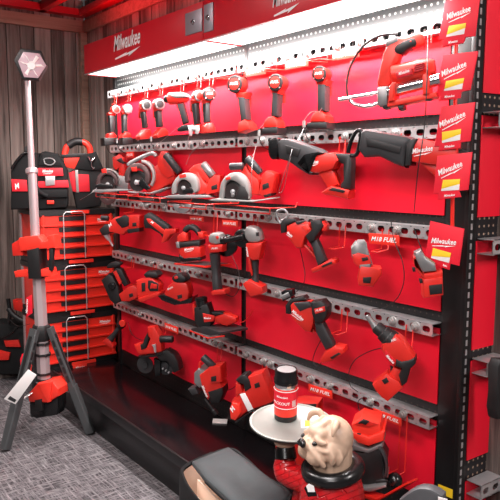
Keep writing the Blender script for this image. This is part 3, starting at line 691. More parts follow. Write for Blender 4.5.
t.prof('side_shell', [(208, 140), (232, 130), (276, 142), (286, 176), (236, 192), (214, 170)], -.034, .034, RED, .006)
t.prof('switch', [(246, 152), (270, 148), (274, 160), (250, 166)], .03, .0365, BLK, .002)
t.prof('battery_mount', [(242, 184), (326, 194), (328, 216), (292, 268), (234, 262), (230, 240)], -.04, .04, RED, .006)
t.prof('battery_port', [(252, 230), (286, 228), (282, 254), (252, 252)], .036, .0425, BLK, .002)
t.prof('base_ring', [(238, 180), (280, 176), (286, 192), (240, 196)], -.036, .037, GREY, .003)
t = Tool('cut_out_tool', 'grey and red cut-out tool partly behind the lowest hanging red card', 'power tool', 425, 272, -.15, 45, ZN)
t.prof('body', [(160, 132), (186, 120), (206, 150), (242, 174), (248, 206), (192, 212), (164, 182)], -.03, .03, GREY, .01)
t.prof('side_shell', [(156, 150), (168, 204), (198, 238), (270, 240), (272, 206), (200, 216), (166, 180), (162, 150)], -.034, .034, RED, .005)
t.prof('battery_mount', [(192, 238), (272, 226), (274, 302), (194, 314)], -.04, .04, RED, .006)
t.prof('battery_port', [(216, 262), (270, 256), (270, 294), (220, 300)], .036, .0425, BLK, .002)
t.prof('catch', [(148, 190), (160, 190), (164, 206), (152, 208)], .02, .034, BLK, .002); t.prof('catch', [(176, 236), (188, 236), (192, 252), (180, 254)], .02, .036, BLK, .002)

# ------------------------------------------------------------------ fourth row
ZO, ZP, ZQ, ZR = (100, 255, 80), (150, 260, 100), (270, 280, 90), (340, 310, 125)
t = Tool('rotary_hammer', 'black and red hammer with T-shaped side grip, leftmost on the fourth shelf', 'power tool', 117, 285, -.15, 44, ZO)
t.prof('side_handle', [(34, 78), (60, 46), (110, 38), (136, 54), (112, 76), (52, 86)], -.02, .025, BLK, .008, 1)
t.prof('arm', [(70, 112), (104, 78), (132, 90), (178, 182), (150, 198), (116, 158)], -.03, .02, BLK, .008)
t.prof('arm_stripe', [(80, 108), (100, 96), (136, 170), (122, 190)], .014, .024, RED, .003)
t.prof('motor', [(4, 160), (50, 118), (76, 130), (112, 200), (128, 292), (90, 312), (58, 282)], -.05, .03, BLK, .012)
t.disc('knob', (70, 196), [(.028, 24), (.045, 22), (.048, 14)], BLK2)
t.prof('body', [(114, 248), (176, 196), (214, 188), (238, 218), (232, 268), (182, 292), (132, 292)], -.05, .03, RED, .01)
t.prof('battery_port', [(178, 246), (202, 238), (208, 258), (184, 268)], .026, .0325, BLK, .002)
t = Tool('belt_sander', 'red palm sander with black vents, second on the fourth shelf', 'power tool', 148, 286, -.15, 42, ZO)
t.prof('body', [(224, 160), (300, 140), (332, 150), (372, 190), (366, 238), (300, 278), (236, 276), (224, 222)], -.05, .03, RED, .01)
t.prof('top_knob', [(268, 126), (288, 105), (346, 104), (368, 125), (356, 146), (282, 142)], -.05, .03, BLK, .012)
t.prof('vent', [(258, 176), (282, 172), (282, 226), (260, 230)], .026, .0335, BLK, .002)
t.prof('badge', [(300, 160), (322, 160), (364, 182), (360, 226), (310, 226), (298, 205)], .024, .034, BLK, .002); t.prof('badge', [(318, 176), (358, 186), (354, 210), (312, 210)], .03, .036, RED, .002)
t.prof('pad', [(236, 272), (360, 232), (374, 238), (362, 258), (260, 296), (240, 290)], -.06, .04, RED, .004)
t = Tool('palm_sander', 'red palm sander with round black top knob, third on the fourth shelf', 'power tool', 176, 292, -.15, 40, ZP)
t.prof('body', [(64, 182), (90, 130), (116, 110), (182, 115), (196, 160), (186, 206), (146, 216), (80, 192)], -.05, .03, RED, .01)
t.prof('top_knob', [(102, 102), (114, 75), (150, 68), (178, 85), (180, 110), (142, 120)], -.05, .03, BLK, .012, 1)
t.prof('base', [(38, 180), (70, 174), (150, 208), (212, 188), (206, 216), (122, 226), (58, 202)], -.06, .035, BLK2, .003)
t.prof('battery_port', [(136, 178), (158, 172), (160, 190), (138, 196)], .026, .0325, BLK, .002)
t.text(LOGO, (90, 152), (116, 138), 10, .031); t.prof('bezel', [(118, 85), (135, 78), (142, 92), (124, 98)], .028, .033, RED, .002, 1)
t = Tool('router_sander', 'upright black and red polisher on a flat tray, right of the palm sanders', 'power tool', 212, 315, -.16, 38, ZP)
t.root.name = 'polisher'
t.lathe('top_cap', (254, 184), (262, 240), [(0, 24), (.06, 31), (.3, 32), (.34, 29), (1, 34)], BLK2, 0)
t.prof('body', [(218, 242), (244, 226), (286, 220), (300, 262), (308, 300), (300, 332), (250, 342), (220, 312)], -.04, .03, BLK, .01)
t.prof('side_trim', [(212, 222), (224, 240), (222, 300), (212, 270)], -.03, .02, RED, .003)
t.prof('badge', [(262, 266), (322, 280), (316, 308), (270, 312)], .026, .034, RED, .003); t.text(LOGO, (270, 296), (304, 296), 12, .0345)
t.prof('grip', [(318, 282), (366, 264), (432, 290), (432, 312), (382, 332), (320, 312)], -.03, .025, RED, .009)
t.prof('collar', [(304, 262), (350, 262), (368, 268), (320, 282)], -.02, .028, BLK, .004)
t2 = Tool('display_tray', 'black mat on a red wire-edged tray under the upright polisher', 'tray', 208, 330, -.16, 0, ZP)
t2.prof('mat', [(206, 342), (262, 332), (352, 362), (352, 372), (300, 380), (206, 352)], -.1, .05, DGR, .001)
t2.tube('wire_edge', [(196, 352, .05), (292, 392, .05), (372, 380, .05)], 3.5, WIRE, 0)
t = Tool('one_hand_saw', 'pistol-grip reciprocating saw with red badge, on the fourth shelf above the tumbler', 'power tool', 315, 322, -.15, 32, ZQ)
t.prof('collar', [(60, 68), (78, 56), (122, 54), (128, 88), (96, 108), (68, 122)], -.02, .02, BLK2, .005)
t.lathe('blade_clamp', (66, 98), (112, 76), [(0, 16), (.3, 20), (1, 20)], GREY, .01)
t.prof('shoe', [(84, 144), (108, 110), (182, 92), (198, 110), (122, 130), (110, 192), (86, 188)], -.03, .03, BLK, .005)
t.prof('body', [(108, 142), (126, 122), (218, 124), (244, 170), (242, 240), (226, 292), (190, 288), (118, 216)], -.035, .036, RED, .012)
t.prof('top_grille', [(128, 128), (216, 122), (230, 148), (164, 176)], .02, .04, DGR, .004)
t.prof('rear_cover', [(224, 126), (286, 116), (318, 150), (316, 206), (290, 242), (250, 242), (228, 190)], -.036, .04, BLK, .01)
t.prof('badge', [(244, 162), (302, 146), (306, 174), (250, 190)], .036, .043, RED, .002); t.text('FUEL', (254, 178), (296, 166), 12, .0435)
t.prof('handle', [(244, 236), (292, 236), (352, 354), (352, 374), (306, 392), (252, 290)], -.02, .024, DGR, .009)
t.prof('trigger', [(206, 252), (228, 248), (250, 290), (236, 300)], -.012, .014, RED, .003)
t.prof('foot', [(278, 442), (300, 402), (356, 370), (406, 380), (412, 406), (342, 450), (284, 462)], -.035, .036, RED, .005)
t.prof('battery_slot', [(332, 432), (380, 404), (392, 410), (344, 440)], .034, .0385, BLK, .001)
t.text(LOGO, (118, 178), (180, 228), 20, .037, bolt=True)
t = Tool('drywall_gun', 'drywall screw gun with pointed grey nose, rightmost on the fourth shelf', 'power tool', 390, 355, -.15, 35, ZR)
t.lathe('nose_cone', (106, 20), (150, 74), [(0, 6), (.05, 10), (.5, 13), (.9, 20), (1, 22)], GREY)
t.lathe('collar', (142, 64), (208, 122), [(0, 20), (.1, 26), (.4, 26), (.45, 32), (.7, 34), (.75, 38), (1, 40)], BLK)
t.prof('body', [(164, 140), (222, 100), (252, 122), (300, 194), (292, 222), (246, 216), (216, 232), (198, 216), (164, 164)], -.034, .034, RED, .014)
t.prof('rear_cover', [(222, 192), (246, 206), (300, 192), (302, 216), (282, 236), (266, 292), (246, 308), (234, 262), (246, 236), (220, 226)], -.03, .036, BLK, .007)
t.prof('front_grip', [(214, 230), (246, 238), (240, 312), (204, 332), (194, 262)], -.024, .024, RED, .008)
t.prof('trigger', [(200, 226), (216, 236), (212, 252), (202, 256)], -.01, .012, BLK, .003)
t.prof('foot', [(128, 300), (184, 256), (236, 288), (252, 312), (190, 368), (164, 350), (140, 322)], -.036, .036, RED, .007)
t.prof('battery_port', [(166, 282), (186, 270), (196, 288), (178, 298)], .032, .0385, BLK, .002)
t.prof('badge', [(182, 162), (220, 200), (216, 222), (176, 176)], .026, .036, FASCIA, .002); t.text(LOGO, (182, 184), (212, 216), 11, .0365); t.text('FUEL', (206, 128), (226, 120), 9, .0355)

# ------------------------------------------------------------------ lowest row
ZS, ZU, ZV, ZW = (95, 310, 70), (125, 315, 70), (180, 345, 100), (350, 400, 100)
t = Tool('inspection_light', 'small red and black work light leaning left below the fourth shelf', 'torch', 116, 334, -.1, 45, ZS)
t.zoom(95, 310, 70)
t.lathe('barrel', (176, 122), (104, 218), [(0, 16), (.5, 18), (.9, 26), (1, 28)], DGR)
t.lathe('head', (200, 80), (172, 128), [(0, 18), (.1, 30), (.5, 34), (.8, 28), (1, 18)], BLK); t.disc('lens', (192, 98), [(.02, 26), (.028, 22)], RED2)
t.prof('foot', [(50, 232), (66, 210), (92, 208), (132, 256), (126, 280), (92, 262)], -.03, .03, RED, .006)
t = Tool('cut_off_saw', 'red-framed cut-off saw with black wheel guard near the deck', 'power tool', 155, 355, -.16, 40, ZU)
t.prof('handle_frame', [(158, 88), (206, 84), (246, 150), (258, 200), (262, 262), (200, 278), (110, 288), (84, 270), (62, 216), (108, 204), (126, 242), (150, 236), (178, 170), (160, 150)], -.04, .02, RED, .008)
t.prof('grip', [(134, 172), (158, 126), (168, 168), (150, 238), (112, 254), (106, 214), (122, 212)], -.03, .026, BLK, .008)
t.cap('front_handle', (254, 172), (340, 172), 25, BLK, .02)
t.prof('shoe', [(88, 296), (200, 286), (262, 262), (282, 275), (220, 300), (110, 310)], -.05, .035, BLK2, .003)
t.prof('wheel_guard', [(218, 292), (290, 252), (342, 280), (376, 330), (388, 398), (344, 416), (330, 372), (298, 330), (250, 328)], -.04, .03, BLK, .006)
t.disc('wheel', (282, 366), [(-.014, 68), (-.01, 68), (-.008, 30), (0, 28), (.004, 12)], DGR, seg=30)
t.disc('rear_wheel', (138, 360), [(-.045, 62), (-.04, 62), (-.038, 26), (-.03, 24)], DGR, seg=30)
t.prof('guide', [(204, 312), (250, 328), (252, 432), (214, 440)], -.03, .012, BLK2, .003)
t.prof('lever', [(190, 215), (218, 208), (220, 270), (208, 268), (202, 232)], .01, .03, STEEL, .002)
for a, b in ((268, 385), (290, 398), (310, 412)): t.disc('bolt', (a, b), [(.0, 7), (.012, 6)], STEEL, seg=8)
t = Tool('barrel_grinder', 'red tool with grey head and long black side handle beside the seam above the deck', 'power tool', 208, 385, -.2, 38, ZV)
t.root.name = 'track_saw'
t.prof('gear_case', [(68, 142), (90, 118), (132, 134), (118, 200), (96, 218), (68, 192)], -.07, .02, GREY, .008)
t.cap('grip', (116, 60), (168, 108), 19, DGR, 0)
t.prof('body', [(94, 152), (140, 118), (200, 110), (208, 150), (192, 172), (214, 212), (160, 252), (136, 278), (110, 226)], -.06, .03, RED, .01)
t.prof('battery_mount', [(138, 116), (202, 106), (207, 186), (150, 192)], -.05, .04, RED, .005)
t.prof('battery_port', [(154, 160), (180, 154), (181, 182), (155, 184)], .036, .0425, BLK, .002)
t.prof('battery_base', [(138, 236), (212, 214), (216, 242), (196, 292), (154, 288)], -.05, .035, BLK, .006)
t.lathe('side_handle', (124, 268), (182, 346), [(0, 9), (.7, 10), (.75, 14), (1, 13)], BLK, .01)
t.prof('wheel_guard', [(38, 222), (74, 214), (92, 244), (60, 252)], -.05, .02, DGR, .004)
t.text(LOGO, (106, 205), (132, 262), 14, .031)
t.tube('arm', [(104, 84), (98, 110), (110, 140)], 8, RED)
card = Tool('price_card', 'small blank white card lying on the glossy black deck', 'card', 220, 420.5, x=None, z=DZ+.004, rz=0, zoom=(0, 0, 500))
pc = [atz(a, b, DZ+.004)-card.O for a, b in ((213, 418.5), (227.5, 419), (227, 423.3), (212.4, 422.8))]
bm = bmesh.new(); bm.faces.new([bm.verts.new(v) for v in pc]); ex = bmesh.ops.extrude_face_region(bm, geom=bm.faces[:])
for q in ex['geom']:
    if isinstance(q, bmesh.types.BMVert): q.co.z -= .003
finish('sheet', bm, PAPER, card.root)
t = Tool('band_saw', 'red saw with white stripe and rear grip just left of the tumbler', 'power tool', 250, 395, -.22, 36, ZV)
t.root.name = 'metal_cutting_saw'
t.prof('body', [(245, 322), (260, 276), (312, 240), (338, 162), (410, 138), (464, 290), (340, 332), (276, 382), (250, 372)], -.06, .03, RED, .01)
t.prof('grip', [(274, 178), (300, 156), (325, 150), (348, 176), (358, 216), (322, 238), (316, 200), (290, 190)], -.04, .034, BLK, .008)
t.prof('front_post', [(276, 190), (302, 196), (312, 240), (276, 256)], -.04, .025, RED, .005)
t.prof('stripe', [(298, 248), (324, 240), (366, 320), (340, 334)], .024, .033, WHITE, .002)
t.prof('blade_cover', [(246, 322), (262, 290), (296, 296), (304, 340), (276, 380), (252, 370)], .02, .04, RED2, .006)
t.text('M', (264, 338), (280, 318), 26, .0405)
t.prof('battery_port', [(370, 196), (394, 186), (400, 210), (375, 217)], .026, .0325, BLK, .002)
t.prof('shoe', [(272, 384), (344, 338), (464, 286), (466, 294), (346, 346), (278, 394)], -.07, .045, BLK2, .002)
t = Tool('spare_tool', 'red tool with black open port standing on the deck behind the tray', 'power tool', 288, 455, -.2, 35, (0, 0, 500))
t.root.name = 'bare_tool'
t.prof('body', [(276, 480), (275, 445), (284, 405), (300, 402), (318, 404), (318, 440), (312, 480)], -.06, .03, RED, .008)
t.prof('battery_port', [(300, 405), (316, 404), (316, 410), (300, 411)], .026, .0325, BLK, .002)
t = Tool('router', 'plunge router with black knob and red battery top, far right of the deck', 'power tool', 370, 470, -.22, 38, ZW)
t.prof('battery_top', [(8, 124), (56, 90), (150, 118), (158, 168), (92, 192), (14, 168)], -.08, .026, RED2, .006)
t.prof('skirt', [(10, 158), (92, 186), (172, 156), (168, 206), (92, 232), (38, 214), (12, 186)], -.09, .034, RED2, .005)
t.prof('top_face', [(20, 122), (58, 96), (140, 120), (96, 138)], .024, .03, RED, .002)
for q in range(3): t.prof('vent', [(40+q*14, 116-q*2), (62+q*14, 104-q*-2), (68+q*14, 108-q*-2), (46+q*14, 120-q*2)], .028, .0335, BLK, .0005)
t.prof('side_handle', [(134, 246), (158, 240), (192, 308), (184, 392), (160, 400), (166, 312)], .02, .05, DGR, .008, 1)
t.prof('battery_port', [(44, 112), (66, 98), (96, 108), (78, 126)], .024, .034, BLK, .002)
t.prof('side_port', [(34, 166), (54, 170), (54, 212), (36, 204)], .026, .033, BLK, .002); t.text('FUEL', (118, 208), (158, 194), 12, .031)
t.prof('collar', [(12, 222), (92, 248), (162, 216), (166, 236), (92, 268), (14, 252)], -.09, .032, GREY, .004)
t.prof('motor', [(4, 248), (60, 262), (140, 236), (184, 308), (176, 402), (92, 442), (8, 400)], -.09, .03, BLK, .014)
t.prof('badge', [(-12, 272), (46, 300), (50, 342), (-4, 322)], .026, .034, RED, .002); t.text(LOGO, (-4, 306), (44, 326), 10, .0345)
t.lathe('knob_stem', (130, 402), (205, 402), [(0, 16), (1, 12)], BLK, .02); t.lathe('knob', (190, 402), (262, 402), [(0, 12), (.1, 26), (.35, 38), (.65, 38), (.9, 26), (1, 10)], BLK2, .02)
t.prof('base_plate', [(6, 402), (60, 440), (180, 426), (182, 438), (100, 462), (8, 440)], -.1, .05, GREY, .004)
t2 = Tool('display_tray', 'red tray under the plunge router at the right end of the deck', 'tray', 375, 488, -.24, 0, ZW)
t2.prof('plate', [(-10, 452), (130, 496), (284, 410), (286, 422), (130, 510), (-10, 466)], -.02, .03, WIRE, .001)
t = Tool('hanging_tool', 'black handle of a tool cropped at the right edge of the photo', 'power tool', 500, 380, rz=85, x=2.66, zoom=(400, 330, 100))
t.root.name = 'long_handle_tool'
t.prof('handle', [(490, 190), (505, 150), (560, 150), (560, 440), (490, 450), (482, 400), (490, 320)], -.02, .02, BLK, .006)
t.prof('stripe', [(512, 180), (548, 180), (548, 420), (512, 420)], .014, .023, RED, .003)

# ------------------------------------------------------------------ signs under the rails
def sign(label, zoom, q, y=-.07):
    t = Tool('label_sign', label, 'sign', zoom[0]+q[0][0]*zoom[2]/500, zoom[1]+q[0][1]*zoom[2]/500, y, 0, zoom)
    t.prof('plate', q, -.003, .0, RED2, .0005)
    a, b, c, d = q; f = lambda u, v: (a[0]+(b[0]-a[0])*u+(d[0]-a[0])*v, a[1]+(b[1]-a[1])*u+(d[1]-a[1])*v)
    t.text('M18 FUEL', f(.08, .72), f(.92, .72), abs(d[1]-a[1])*.44, .0005, name='lettering')
Z0 = (200, 0, 125)
sign('small red lettered sign under the topmost rail right of the seam', Z0, [(182, 278), (262, 262), (262, 296), (182, 308)])
sign('small red lettered sign under the topmost rail above the ninth wrench', Z0, [(340, 245), (432, 232), (432, 264), (340, 280)])
sign('small red lettered sign under the topmost rail above the tenth wrench', (300, 0, 125), [(128, 210), (236, 190), (236, 226), (128, 244)])
sign('small red lettered sign under the second rail near its left end', (100, 110, 125), [(104, 168), (134, 166), (134, 190), (104, 192)])
sign('small red lettered sign under the third rail above the left angle grinder', (200, 110, 125), [(88, 440), (150, 444), (150, 468), (88, 464)])
sign('small red lettered sign under the third rail above the handled planer', (100, 110, 125), [(358, 424), (412, 428), (412, 448), (358, 444)])
sign('red lettered sign under the third rail above the grey cut-out tool', ZM, [(275, 52), (396, 62), (396, 104), (275, 94)])
sign('small red lettered sign on the lowest rail above the cut-off saw', (100, 310, 125), [(258, 50), (312, 70), (312, 96), (258, 76)], -.085)
sign('red lettered sign under the lowest rail above the dog', (260, 310, 125), [(194, 296), (288, 324), (288, 356), (194, 328)])
sign('red lettered sign under the lowest rail above the router', (340, 310, 125), [(132, 392), (244, 434), (244, 466), (132, 424)])

# ------------------------------------------------------------------ wire hangers
def hanger(label, px, i, drop, out=.11, w=.045):
    x = rx(px, i); z = RZ[i]; t = thing('wire_hanger', label, 'hook', (x, -.056, z))
    h = w/2; bm = bmesh.new()
    tube_bm(bm, [(-h, 0, 0), (-h, -.004, -drop), (-h, -out, -drop-.006), (h, -out, -drop-.006), (h, -.004, -drop), (h, 0, 0)], .0021, 6)
    finish('wire', bm, WIRE, t, 60)
for px, lb in ((116, 'first impact driver'), (130, 'second impact driver'), (147, 'third impact driver'), (162, 'fourth impact driver'), (183, 'side-on drill'), (200, 'sixth wrench'), (212, 'seventh wrench'),
               (241, 'eighth wrench'), (282, 'ninth wrench'), (334, 'tenth wrench'), (425, 'grease gun')):
    hanger('red wire hanger under the topmost rail holding the %s' % lb, px, 0, .06 if px < 220 else .05, (.1 if px > 220 else .02), .03 if px < 220 else .06)
for px, lb, i, dr in ((343, 'open-handled reciprocating saw', 1, .06), (398, 'long reciprocating saw', 1, .06), (133, 'leftmost red and black saw', 2, .04), (160, 'slim multi tool', 2, .04), (216, 'left angle grinder', 2, .1), (256, 'right angle grinder', 2, .1), (343, 'steel-shoed pistol saw', 2, .08),
                  (386, 'first cut-out tool', 2, .07), (434, 'second cut-out tool', 2, .07), (133, 'T-gripped hammer', 3, .05), (155, 'vented palm sander', 3, .05), (182, 'knobbed palm sander', 3, .05), (345, 'badged pistol saw', 3, .08), (410, 'drywall gun', 3, .1),
                  (165, 'cut-off saw', 4, .05), (220, 'grey-headed red tool', 4, .08), (265, 'white-striped saw', 4, .06), (404, 'router', 4, .2)):
    hanger('red wire hanger under a lower rail holding the %s' % lb, px, i, dr, .055, .03)
# security cables
def cable(label, pts, y0=-.09, r=.0016, m=BLK):
    q = [at(a, b, c if c else y0) for a, b, c in [(p+(0,))[:3] for p in pts]]
    if m is STEEL: r, m = .0012, GREY
    o = tube('security_cable', q, r, m, k=6, seg=6); return tag(o, label, 'cable')
cable('thin black cable drooping from the third rail beside the cut-out tool', [(391, 221), (394, 240), (402, 260), (404, 280), (398, 297), (386, 307), (372, 309)])
cable('thin dark cable falling straight past the long reciprocating saw', [(428, 30), (427, 80, -.2), (424, 130, -.2), (418, 170, -.2), (414, 212, -.1)])
cable('steel cable loop hanging beside the open-handled saw boot', [(294, 135), (292, 150, -.2), (284, 175, -.2), (279, 192, -.15), (284, 188, -.15), (290, 160, -.2), (304, 128)], m=STEEL)
cable('thin cable curving left from the drywall gun to the lowest rail', [(381, 348, -.16), (368, 352), (355, 360), (349, 372), (350, 385), (358, 392)])
cable('thin cable below the steel-shoed pistol saw', [(300, 249, -.16), (303, 262), (305, 275), (303, 285), (296, 292)])
cable('dark cable looping under the left angle grinder', [(232, 255), (238, 270), (240, 285), (234, 296), (226, 294), (222, 288)])
cable('orange wire curve right of the seam on the fourth shelf', [(253, 310), (248, 318), (243, 322), (240, 322)], r=.0022, m=WIRE)
cable('dark cable loop between the grey-headed tool and the striped saw', [(222, 372), (222, 385), (228, 390), (236, 386), (246, 378)])
cable('thin cable loop above the badged pistol saw foot', [(321, 340), (315, 352), (313, 362), (318, 366), (323, 360)])
cable('pale cable slanting over the second rail below the grease gun', [(305, 130), (315, 118), (322, 108, -.15)], m=STEEL)
cable('steel cable slanting across the second rail left of the saws', [(150, 150), (163, 140, -.14), (178, 127, -.14)], m=STEEL)
cable('steel cable arc above the third circular saw', [(186, 165), (192, 152), (204, 146), (214, 142)], m=STEEL)
cable('dark cable loop beneath the cut-off saw sign', [(128, 322), (132, 334), (142, 340), (152, 336)])
cable('steel cable over the rightmost circular saw', [(256, 146), (252, 165, -.22), (252, 190, -.22)], m=STEEL)
cable('red-brown wire squiggle on the fourth shelf near the tool chests', [(128, 268), (124, 276), (130, 284), (140, 282), (150, 274)], r=.002, m=WIRE)
cable('thin cable hanging down over the hanging cut-out tool', [(414, 228), (420, 245), (424, 255)])
cable('dark cable from the router top to the lowest rail', [(366, 420, -.2), (360, 412), (358, 402), (362, 398)])
cable('thin cable with silver crimp under the red wrench clamp', [(190, 133, -.15), (188, 142), (192, 150), (200, 146)], m=STEEL)

for px, py, y0, lb in ((106, 143, -.16, 'small silver crimped cable end below the first impact driver'), (117, 141, -.16, 'small silver crimped cable end below the second impact driver'), (138, 139, -.15, 'small silver crimped cable end below the third impact driver'), (151, 139, -.15, 'small silver crimped cable end below the fourth impact driver'), (259, 133, -.15, 'small silver crimped cable end between the eighth and ninth wrenches'), (304, 124, -.15, 'small silver crimped cable end left of the tenth wrench')):
    p = at(px, py, y0); t = thing('cable_crimp', lb, 'cable clamp', p)
    tube('crimp', [(0, 0, -.012), (0, 0, .012)], .006, LGREY, t); tube('cable_end', [(0, 0, .012), (.01, .02, .04), (.015, .05, .05)], .0016, BLK, t, 4); tube('cable_tail', [(0, 0, -.012), (-.004, .02, -.05), (.0, .06, -.07)], .0016, BLK, t, 4)
t = Tool('security_clamp', 'silver security clamp gripping the foot of the sixth wrench', 'cable clamp', 193, 130, -.17, 60, ZB)
t.prof('jaw', [(236, 348), (268, 340), (272, 372), (262, 412), (246, 410)], -.01, .012, STEEL, .004); t.prof('jaw', [(272, 352), (308, 344), (312, 380), (300, 402), (282, 398)], -.01, .012, LGREY, .004); t.prof('wedge', [(260, 360), (290, 362), (286, 380), (262, 378)], .0, .018, GREY, .003)
# ------------------------------------------------------------------ cards on the clip strip
o = tube('clip_strip', [at(456, 40, -.07), at(455, 120, -.07), at(453, 180, -.07), at(452, 255, -.07)], .006, WIRE, k=3); tag(o, 'narrow red clip strip on the black end post carrying the cards', 'display hook')
order = ['topmost', 'second', 'third', 'fourth', 'lowest']
def hcard(i, q, tab, stk, tx, th):
    zx = (0, 0, 500)
    t = Tool('drink_sleeve', 'red foam drink sleeve with yellow price sticker, %s on the clip strip' % order[i], 'drink sleeve', sum(p[0] for p in q)/4, sum(p[1] for p in q)/4, -.10, 18, zx, 'red drink sleeves on the clip strip')
    pts = list(q)
    b = [(q[2][0]+(q[3][0]-q[2][0])*f, q[2][1]+(q[3][1]-q[2][1])*f) for f in (.0, .26, .86, 1)]
    pts = [q[0], q[1], q[2], b[1], tab[0], tab[1], b[2], q[3]]
    t.prof('sleeve', pts, -.008, .0, CARD, .002)
    s0 = t.prof('price_sticker', stk, .0005, .0012, PAPER, .0001)
    up = [stk[0], stk[1], ((stk[1][0]*.4+stk[2][0]*.6), stk[1][1]*.4+stk[2][1]*.6), (stk[0][0]*.45+stk[1][0]*.1+stk[3][0]*.45, stk[0][1]*.5+stk[3][1]*.5)]
    t.prof('price_field', [stk[0], stk[1], (stk[1][0]*.55+stk[2][0]*.45, stk[1][1]*.55+stk[2][1]*.45), (stk[0][0]*.2+stk[3][0]*.8, stk[0][1]*.2+stk[3][1]*.8)], .001, .0018, YEL, .0001, parent=s0)
    t.text(LOGO, tx[0], tx[1], th, .0008, bolt=True)
    tp = [((tab[0][0]*.75+tab[1][0]*.25), tab[0][1]*.75+tab[1][1]*.25-2), ((tab[0][0]*.3+tab[1][0]*.7), tab[0][1]*.3+tab[1][1]*.7-2)]
    t.text(LOGO, tp[1], tp[0], 2.4, .0008)
hcard(0, [(445, 1), (480, -5), (475, 36), (438, 40)], [(463, 43), (442, 47)], [(449, 26), (466, 23), (464, 34), (446, 37)], [(447, 20), (471, 11)], 6)
hcard(1, [(443, 55), (478, 51), (470, 90), (436, 97)], [(460, 98), (438, 101)], [(446, 81), (464, 78), (462, 89), (444, 91)], [(442, 77), (467, 66)], 6)
hcard(2, [(441, 107), (475, 102), (470, 141), (434, 147)], [(460, 148), (438, 151)], [(442, 132), (461, 129), (460, 140), (442, 143)], [(440, 128), (466, 116)], 6)
hcard(3, [(437, 156), (472, 152), (468, 190), (433, 194)], [(461, 197), (437, 200)], [(443, 180), (460, 179), (459, 190), (441, 191)], [(439, 176), (463, 166)], 6)
hcard(4, [(430, 221), (464, 229), (459, 266), (425, 257)], [(449, 270), (440, 267)], [(433, 248), (451, 253), (449, 263), (431, 258)], [(431, 243), (456, 245)], 5.5)

# ------------------------------------------------------------------ tool chest tower
TX, TY0, TY1 = -.14, -.45, .03
uz = [DZ, DZ+.325, DZ+.65, DZ+.985]
for k in range(3):
    z0, z1 = uz[k], uz[k+1]; h = z1-z0
    t = thing('tool_chest', 'red four-drawer tool chest with black slot handles, %s of the stack' % ['bottom', 'middle', 'top'][k], 'tool box', (TX-.19, (TY0+TY1)/2, z0))
    I = lambda x, y, z: (x-(TX-.19), y-(TY0+TY1)/2, z-z0)
    def tb(n, lo, hi, m, p=t, b=.004): return box(n, I(*lo), I(*hi), m, p, b)
    tb('body', (TX-.38, TY0, z0+.03), (TX-.012, TY1, z1-.032), TOWER, t, .008)
    tb('base', (TX-.38, TY0-.006, z0), (TX-.004, TY1+.006, z0+.032), BLK, t, .008)
    tb('lid', (TX-.385, TY0-.01, z1-.034), (TX+.004, TY1+.01, z1-.001), BLK, t, .009)
    tb('latch', (TX, -.28, z0+.002), (TX+.014, -.12, z0+.022), RED2, t, .003)
    tb('lid_latch', (TX, -.26, z1-.026), (TX+.012, -.14, z1-.004), RED2 if k == 2 else BLK2, t, .003)
    dh = (h-.066)/4
    for q in range(4):
        a = z0+.032+q*dh
        d = tb('drawer', (TX-.012, TY0+.006, a+.003), (TX, TY1-.006, a+dh-.003), TOWER, t, .003)
        box('drawer_ledge', I(TX-.002, TY0+.006, a+.003), I(TX+.012, TY1-.006, a+.012), TOWER, d, .002)
        box('slot_handle', I(TX-.0, -.335, a+dh*.5), I(TX+.0045, -.16, a+dh-.006), BLK, d, .002)
    p = V(I(TX+.001, -.085+.0, z1-.075)); lettering('logo', LOGO, p, V((0, .075, 0)), V((0, 0, .016)), WHITE, t, .3, True)
    for yy in (TY0+.012, TY1-.03): tb('corner_post', (TX-.006, yy, z0+.03), (TX+.006, yy+.014, z1-.03), BLK if yy > 0 else RED2, t, .003)
    tb('side_rail', (TX-.36, TY0-.012, z0+.04), (TX-.33, TY0, z1-.04), ALU, t, .004)
    # locking cable: inverted steel U over the drawers
    q = [I(TX+.016, -.31, z0+.03), I(TX+.016, -.31, z1-.03), I(TX+.016, -.295, z1-.012), I(TX+.016, -.19, z1-.012), I(TX+.016, -.175, z1-.03), I(TX+.016, -.175, z0+.03)]
    tube('lock_bar', q, .0035, STEEL, t)
tg = tag(box('clip_tag', (-.002, -.045, -.018), (.002, .045, .018), RED2, b=.001), 'small red tag lying against the bottom chest above the deck', 'tag'); tg.location = atx(80, 367.5, TX+.055)
lettering('logo', LOGO, V((.003, -.03, -.004)), V((0, .06, 0)), V((0, 0, .014)), WHITE, tg)
# ------------------------------------------------------------------ bags on the tower
ZX = (0, 110, 125)
def lid_row(px, x):   # zoom row of the chest lid top under this column, at depth x
    lo, hi = 150., 260.
    for _ in range(40):
        m_ = (lo+hi)/2
        if atx(px, m_, x).z > uz[3]+.001: lo = m_
        else: hi = m_
    return (lo-110)*4
b1, b2, b3 = lid_row(20, TX-.13), lid_row(50, TX-.06), lid_row(86, TX-.06)
t = Tool('tool_bag', 'open black and red tool tote behind the light pole on the stacked chests', 'bag', 18, 203, rz=60, x=TX-.13, zoom=ZX)
t.prof('body', [(40, b1), (42, 245), (66, 200), (100, 166), (150, 172), (156, b1-4)], -.2, .0, FABB, .02)
t.prof('pocket', [(44, 276), (106, 280), (110, 326), (48, 326)], -.0, .008, FABR, .004); t.text('M', (62, 318), (82, 312), 22, .0085)
t.tube('rim', [(46, 236, .004), (70, 200, .004), (100, 172, .004), (130, 180, .004)], 6, BLK2)
t.prof('handle', [(97, 175), (98, 146), (107, 144), (110, 175)], -.12, -.1, BLK, .003)
t = Tool('tool_bag', 'closed black tool bag with red band and silver buckle on the stacked chests', 'bag', 52, 203, rz=68, x=TX-.06, zoom=ZX)
